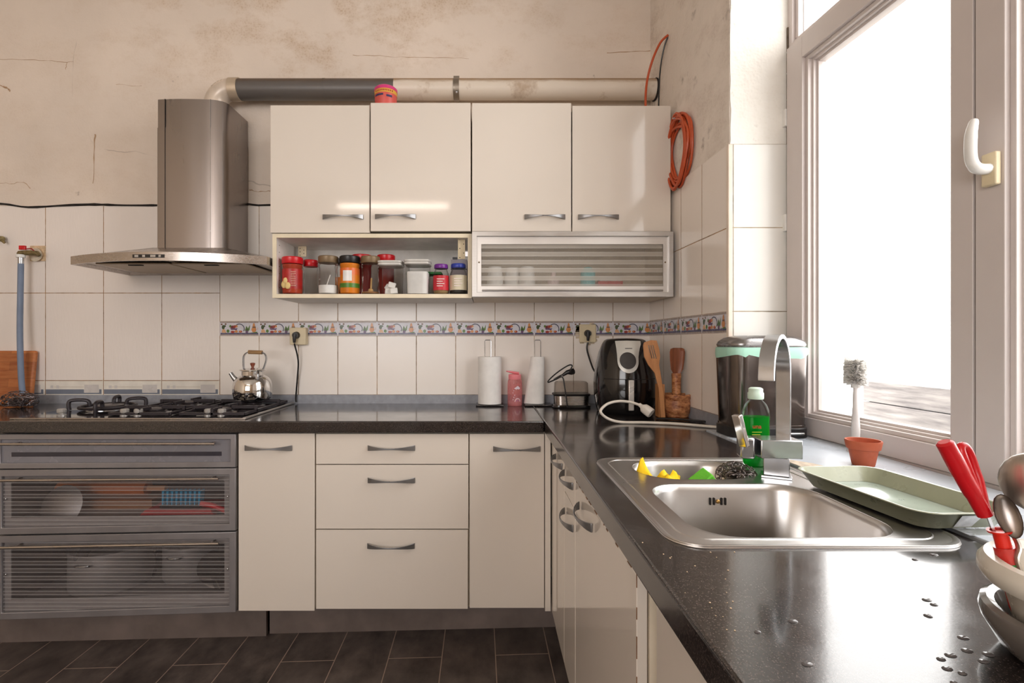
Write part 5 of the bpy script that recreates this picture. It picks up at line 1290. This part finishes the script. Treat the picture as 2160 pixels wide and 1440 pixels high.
# ------------------------------------------------------------------ things along the back worktop
def roll(px0, px1, py0, d, flare, label, hl, wpx, wy):
    cx = X((px0+px1)/2, d) if not flare else X(1134, d); r = (px1-px0)/2*d/F if not flare else .034
    h = thing('roll_holder', hl, 'holder', (cx, d, .9005), 'kitchen roll holders')
    B(cx-.068, cx+.068, d-.055, d+.045, .9005, .9085).build('base', M('dark_chrome', C(90, 88, 90), .2, .9), h, bevel=.003)
    z1 = Z(wy, d); xa_, xb_ = X(wpx-6.5, d), X(wpx+6.5, d); zt = Z(py0, d)-.01
    MB().tube([(xa_, d, .907), (xa_, d, z1-.006), (xa_+.004, d, z1), (xb_-.004, d, z1), (xb_, d, z1-.006), (xb_, d, .907)], .0022, 8).build('wire', mt['satin'], h)
    zr0, zr1 = .910, Z(py0, d)
    b = MB()
    rings = []
    for i in range(9):
        t = i/8; z = zr0+(zr1-zr0)*t; ring = []
        for k in range(36):
            a = 2*pi*k/36; x = r*cos(a); y = r*sin(a)
            if flare and x < 0: x -= flare*(1-t)*(abs(cos(a))**1.5)
            ring.append((cx+x, d+y*(1 if not flare else .9), z))
        rings.append(ring)
    inner = [(cx+.018*cos(2*pi*k/36), d+.018*sin(2*pi*k/36)) for k in range(36)]
    rings += [[(x, y, zr1) for x, y in inner], [(x, y, zr1-.03) for x, y in inner]]
    o = b.loft(rings).build('paper_roll', mt['paper'], loc=(cx, d, zr0)); tag(o, label, 'paper roll', 'kitchen rolls')
    return h
roll(1008.5, 1057.5, 752, 2.455, 0, 'straight white kitchen roll left of the pink bottle', 'left wire kitchen roll holder beside the pink bottle', 1029, 717)
roll(1105, 1148, 752, 2.455, .034, 'white kitchen roll with a loose flared sheet right of the pink bottle', 'right wire kitchen roll holder beside the egg cooker', 1134, 717)
bx_, by_ = X(1086, 2.44), 2.445; z = .9005
pb_ = thing('drinking_bottle', 'pink see-through children drinking bottle between the kitchen rolls', 'bottle', (bx_, by_, z))
MB().lathe([(.033, z), (.036, z+.004), (.0365, z+.02), (.036, z+.10), (.0345, z+.125), (.030, z+.130)], bx_, by_, 32).build('body', glass('pink_tritan', (.98, .74, .73, 1), .3, .05, .45, C(246, 158, 160)), pb_)
pm = M('pink_lid', C(240, 138, 146), .4)
MB().lathe([(.031, z+.130), (.0315, z+.132), (.0315, z+.152), (.028, z+.155)], bx_, by_, 28).build('lid', pm, pb_)
MB().tube([(bx_+.02, by_, z+.160), (bx_-.01, by_, z+.164), (bx_-.042, by_-.004, z+.170)], [.010, .011, .005], 12, flat=(1.5, .6)).build('spout', pm, pb_)
b = MB()
def on_bottle(u, v, r=.0372): a = u/.0365; return (bx_+r*sin(a), by_-r*cos(a), z+v)
for mi, r1, r2 in ((0, .0150, .0122), (1, .0122, .0096), (2, .0096, .0068)):
    b.mi = mi; n = 14
    o_ = [on_bottle(.012+r1*cos(pi*i/n), .022+r1*1.2*sin(pi*i/n)) for i in range(n+1)]; i_ = [on_bottle(.012+r2*cos(pi*i/n), .022+r2*1.2*sin(pi*i/n)) for i in range(n+1)]
    b.add(o_+i_, [(i, i+1, i+n+2, i+n+1) for i in range(n)])
b.mi = 0
for cu, cv in ((.006, .088), (.012, .093), (.018, .088)): b.add([on_bottle(cu+.007*cos(2*pi*i/10), cv+.006*sin(2*pi*i/10)) for i in range(10)], [tuple(range(10))])
for k in range(6): b.add([on_bottle(-.012+.004*(k % 3), .03+.011*k), on_bottle(-.009+.004*(k % 3), .03+.011*k), on_bottle(-.009+.004*(k % 3), .035+.011*k), on_bottle(-.012+.004*(k % 3), .035+.011*k)], [(0, 1, 2, 3)])
b.build('rainbow_print', [M('print_white', C(240, 226, 236), .4), M('print_gold', C(214, 140, 90), .4), M('print_violet', C(150, 96, 160), .4)], pb_)

# egg cooker
ex_, ey = X(1205.5, 2.37), 2.385
eg = thing('egg_cooker', 'steel egg cooker with clear cover and its cord on top', 'egg cooker', (ex_, ey, .9005))
MB().loft([[(x, y, zz2) for x, y in rrect(ex_-w, ex_+w, ey-w*.6, ey+w*.6, .03, 6)] for zz2, w in ((.9005, .088), (.905, .091), (.914, .089), (.916, .080))]).build('base', mt['blackg'], eg)
MB().loft([[(x, y, zz2) for x, y in rrect(ex_-w, ex_+w, ey-w*.6, ey+w*.6, .03, 6)] for zz2, w in ((.916, .080), (.958, .082))]).build('body', mt['steelh'], eg)
MB().loft([[(x, y, zz2) for x, y in rrect(ex_-w, ex_+w, ey-w*.6, ey+w*.6, .03, 6)] for zz2, w in ((.958, .086), (.964, .090), (.968, .086))]).build('rim', mt['black'], eg)
MB().loft([[(x, y, zz2) for x, y in rrect(ex_-w, ex_+w, ey-w*.6, ey+w*.6, .03, 6)] for zz2, w in ((.968, .080), (1.018, .078), (1.024, .072))]).build('cover', glass('smoky_cover', (.86, .82, .78, 1), .25, .05, .3, C(190, 180, 172)), eg)
pts = [P(1197, 858, 2.30), P(1191, 815, 2.30), P(1186, 795, 2.31), P(1172, 800, 2.32), P(1156, 806, 2.32), P(1162, 797, 2.33), P(1180, 782, 2.34), P(1200, 770, 2.35), P(1207, 772, 2.35), P(1198, 784, 2.34), P(1180, 793, 2.33), P(1168, 800, 2.33)]
MB().tube(sm(pts, 6), .0032, 8).build('power_cord', mt['black'], eg)
MB().tube([P(1186, 792, 2.31), P(1196, 785, 2.31), P(1204, 784, 2.31)], [.006, .010, .014], 12).cyl(P(1204, 784, 2.31), P(1209, 783, 2.30), .0145, n=16).build('plug', mt['black'], eg)

# air fryer
ax_, ay = X(1323, 2.19), 2.235
af = thing('air_fryer', 'black round air fryer with silver dial panel in the corner', 'air fryer', (ax_, ay, .9005))
pf = [(.118, .9005), (.122, .906), (.128, .93), (.136, .98), (.1375, 1.03), (.134, 1.07), (.126, 1.12), (.114, 1.17), (.100, 1.205), (.090, 1.222), (.075, 1.229), (.03, 1.232)]
MB().lathe(pf, ax_, ay, 56).build('body', mt['blackg'], af)
def rad(zq):
    for (r0, z0), (r1, z1) in zip(pf, pf[1:]):
        if z0 <= zq <= z1: return r0+(r1-r0)*(zq-z0)/(z1-z0)
    return .03
def onfry(u, zq, off): # u metres round the front, measured from the middle
    r = rad(zq)+off; a = u/max(.05, rad(zq)); return (ax_+r*sin(a), ay-r*cos(a), zq)
u0 = -.018
def patch(out, off, m, nm, sub=8):
    # star shaped outline mapped on the round body
    c = (sum(p[0] for p in out)/len(out), sum(p[1] for p in out)/len(out)); b = MB(); rings = []
    for i in range(sub+1):
        t = max(.02, i/sub); rings.append([onfry(c[0]+(p[0]-c[0])*t, c[1]+(p[1]-c[1])*t, off) for p in out])
    rings.append([onfry(p[0], p[1], off-.004) for p in out])
    return b.loft(rings, caps=(True, False)).build(nm, m, af)
outl = [(u0+.044*cos(a), 1.132+.050*sin(a)) for a in [pi+i*pi/14 for i in range(15)]]
outl += [(u0+.045, 1.15), (u0+.049, 1.17), (u0+.056, 1.19), (u0+.064, 1.205), (u0+.066, 1.2195), (u0+.03, 1.2205), (u0, 1.221), (u0-.03, 1.2205), (u0-.047, 1.2195), (u0-.045, 1.19), (u0-.044, 1.16)]
pn = patch(outl, .003, M('silver_panel', C(206, 204, 198), .35, .2), 'panel')
patch(ell(u0-.001, 1.135, .033, .036, 28), .0065, M('dark_dial', C(44, 38, 36), .5), 'dial')
b = MB()
for k in range(7): 
    q = [onfry(u0-.008+.0042*k, 1.185+e, .0036) for e in (0, .004)]+[onfry(u0-.005+.0042*k, 1.185+e, .0036) for e in (.004, 0)]; b.add(q, [(0, 1, 2, 3)])
b.build('lettering', mt['dark'], pn, flat=True)
MB().tube([onfry(-.13+.26*i/24, 1.055, .0004) for i in range(25)], .0016, 6).build('seam', mt['dark'], af)
hx_ = onfry(-.020, 1.0, 0)
MB().loft([[(hx_[0]-.014+dx, hx_[1]+dy, zq) for dx, dy in ((0, .01), (0, -.042), (.026, -.042), (.026, .01))] for zq in (.925, 1.058)]).build('basket_handle', mt['blackg'], af, bevel=.004)
B(hx_[0]-.0125, hx_[0]+.0105, hx_[1]-.0465, hx_[1]-.041, .928, 1.056).build('handle_cover', M('silver_cover', C(206, 200, 194), .3, .6), af, bevel=.003)
MB().tube(sm([(X(1237, WB), TY-.030, Z(722, WB)), P(1238, 735, 2.50), P(1243, 755, 2.48), P(1250, 775, 2.45), P(1258, 792, 2.40), (ax_-.11, ay+.09, 1.0), (ax_-.09, ay+.12, .95)], 6), .0045, 8).build('power_cord', mt['black'], af)
plug(1238, 703, TY-.012, af)

# utensil jar and utensils
jx, jy = X(1427, 2.08), 2.085
uj = thing('utensil_jar', 'carved brown stoneware utensil jar at the right end of the corner', 'jar', (jx, jy, .9005))
MB().lathe([(.048, .9005), (.050, .904), (.050, .911), (.055, .917), (.0575, .93), (.0575, .965), (.0555, .972), (.0585, .977), (.0585, .993), (.056, .996), (.050, .996), (.048, .93), (.046, .915)], jx, jy, 40).build('body', mt['bark'], uj)
# tall carved stopper piece with ladle blade
su = thing('wooden_scoop', 'dark wooden scoop standing upright in the carved utensil jar', 'scoop', (jx+.003, jy, .92))
MB().lathe([(.016, .918), (.018, .99), (.0185, 1.06), (.020, 1.075), (.019, 1.083)], jx+.001, jy, 20).build('handle', mt['bark'], su)
rg = []
for zq, w, th in ((1.080, .014, .006), (1.10, .026, .006), (1.14, .031, .007), (1.172, .033, .007), (1.186, .029, .005), (1.190, .018, .004)):
    rg.append([(jx+.001+w*cos(2*pi*k/16)+.004*(zq-1.08)*6, jy+th*sin(2*pi*k/16)-.012*(cos(2*pi*k/16)**2-.5), zq) for k in range(16)])
MB().loft(rg).build('blade', mt['dwood'], su)
spa = thing('spatula', 'slotted bamboo spatula leaning out of the utensil jar', 'spatula', (X(1399, 2.0), 2.0, .9))
sh_ = lambda px, py: (X(px, 2.03), Z(py, 2.03))
out = [sh_(*q) for q in ((1393, 880), (1391, 820), (1384, 787), (1371, 770), (1363, 752), (1362, 728), (1364, 722), (1380, 717), (1391, 718), (1396, 737), (1397, 752), (1394, 770), (1398, 800), (1401, 830), (1403, 880))]
slots = [[sh_(*q) for q in ((a, 728), (a+2.2, 728), (a+8.6, 756), (a+6.4, 757))] for a in (1372, 1376.5, 1381)]
b = MB().plate(out, slots, 2.026, 2.033, lambda a, c, t: (a, t, c)); b.warp(lambda x, y, zq: (x, y+(zq-.92)*.12, zq))
b.build('blade', mt['bamboo'], spa, bevel=.0012)
wbk = tag(B(X(1388, 2.06), X(1401, 2.06), 2.052, 2.096, .9006, Z(810, 2.06)).build('wooden_block', mt['bamboo'], loc=(X(1394, 2.06), 2.1, .9006), bevel=.002), 'upright wooden board edge between air fryer and utensil jar', 'board')

# white extension lead and black lead
xl_ = thing('extension_lead', 'white extension lead looping on the worktop before the air fryer', 'cord', (X(1330, 1.9), 1.9, .9005))
rc = .0055
pts = [P(1352, 855, 1.93), P(1330, 848, 1.93), P(1305, 846, 1.925), P(1283, 851, 1.915), P(1269, 862, 1.905), P(1268, 871, 1.90), P(1283, 883, 1.905), (X(1310, 1.90), 1.90, .9062), (X(1360, 1.90), 1.89, .9062), (X(1420, 1.87), 1.865, .9062), (X(1480, 1.82), 1.815, .9062), (X(1540, 1.77), 1.76, .9062)]
MB().tube(sm(pts, 6), rc, 10).build('cable', M('white_lead', C(222, 212, 200), .4), xl_)
q0, q1 = Vector(P(1350, 854, 1.93)), Vector(P(1374, 872, 1.90))
mm, L = rot_to(q0, q1)
MB().lathe([(.007, -.004), (.008, .008), (.017, .018), (.0185, .03), (.0185, L*.95), (.017, L)], 0, 0, 20, sx=1, sy=1, sup=3).xf(mm).build('connector', M('white_connector', C(226, 218, 208), .35), xl_)
MB().tube(sm([(X(1383, 2.02), 2.015, .905), (X(1420, 2.0), 1.99, .905), (X(1450, 1.97), 1.965, .905), (X(1490, 1.92), 1.92, .905), (X(1530, 1.84), 1.84, .905)], 6), .0042, 8)
tag(MB().tube(sm([(X(1383, 2.0), 1.995, .905), (X(1420, 2.0), 1.985, .905), (X(1450, 1.96), 1.955, .905), (X(1490, 1.92), 1.915, .905), (X(1530, 1.84), 1.835, .905)], 6), .0042, 8).build('black_lead', mt['black'], loc=(X(1450, 1.95), 1.95, .9008)), 'black lead lying on the worktop before the utensil jar', 'cord')
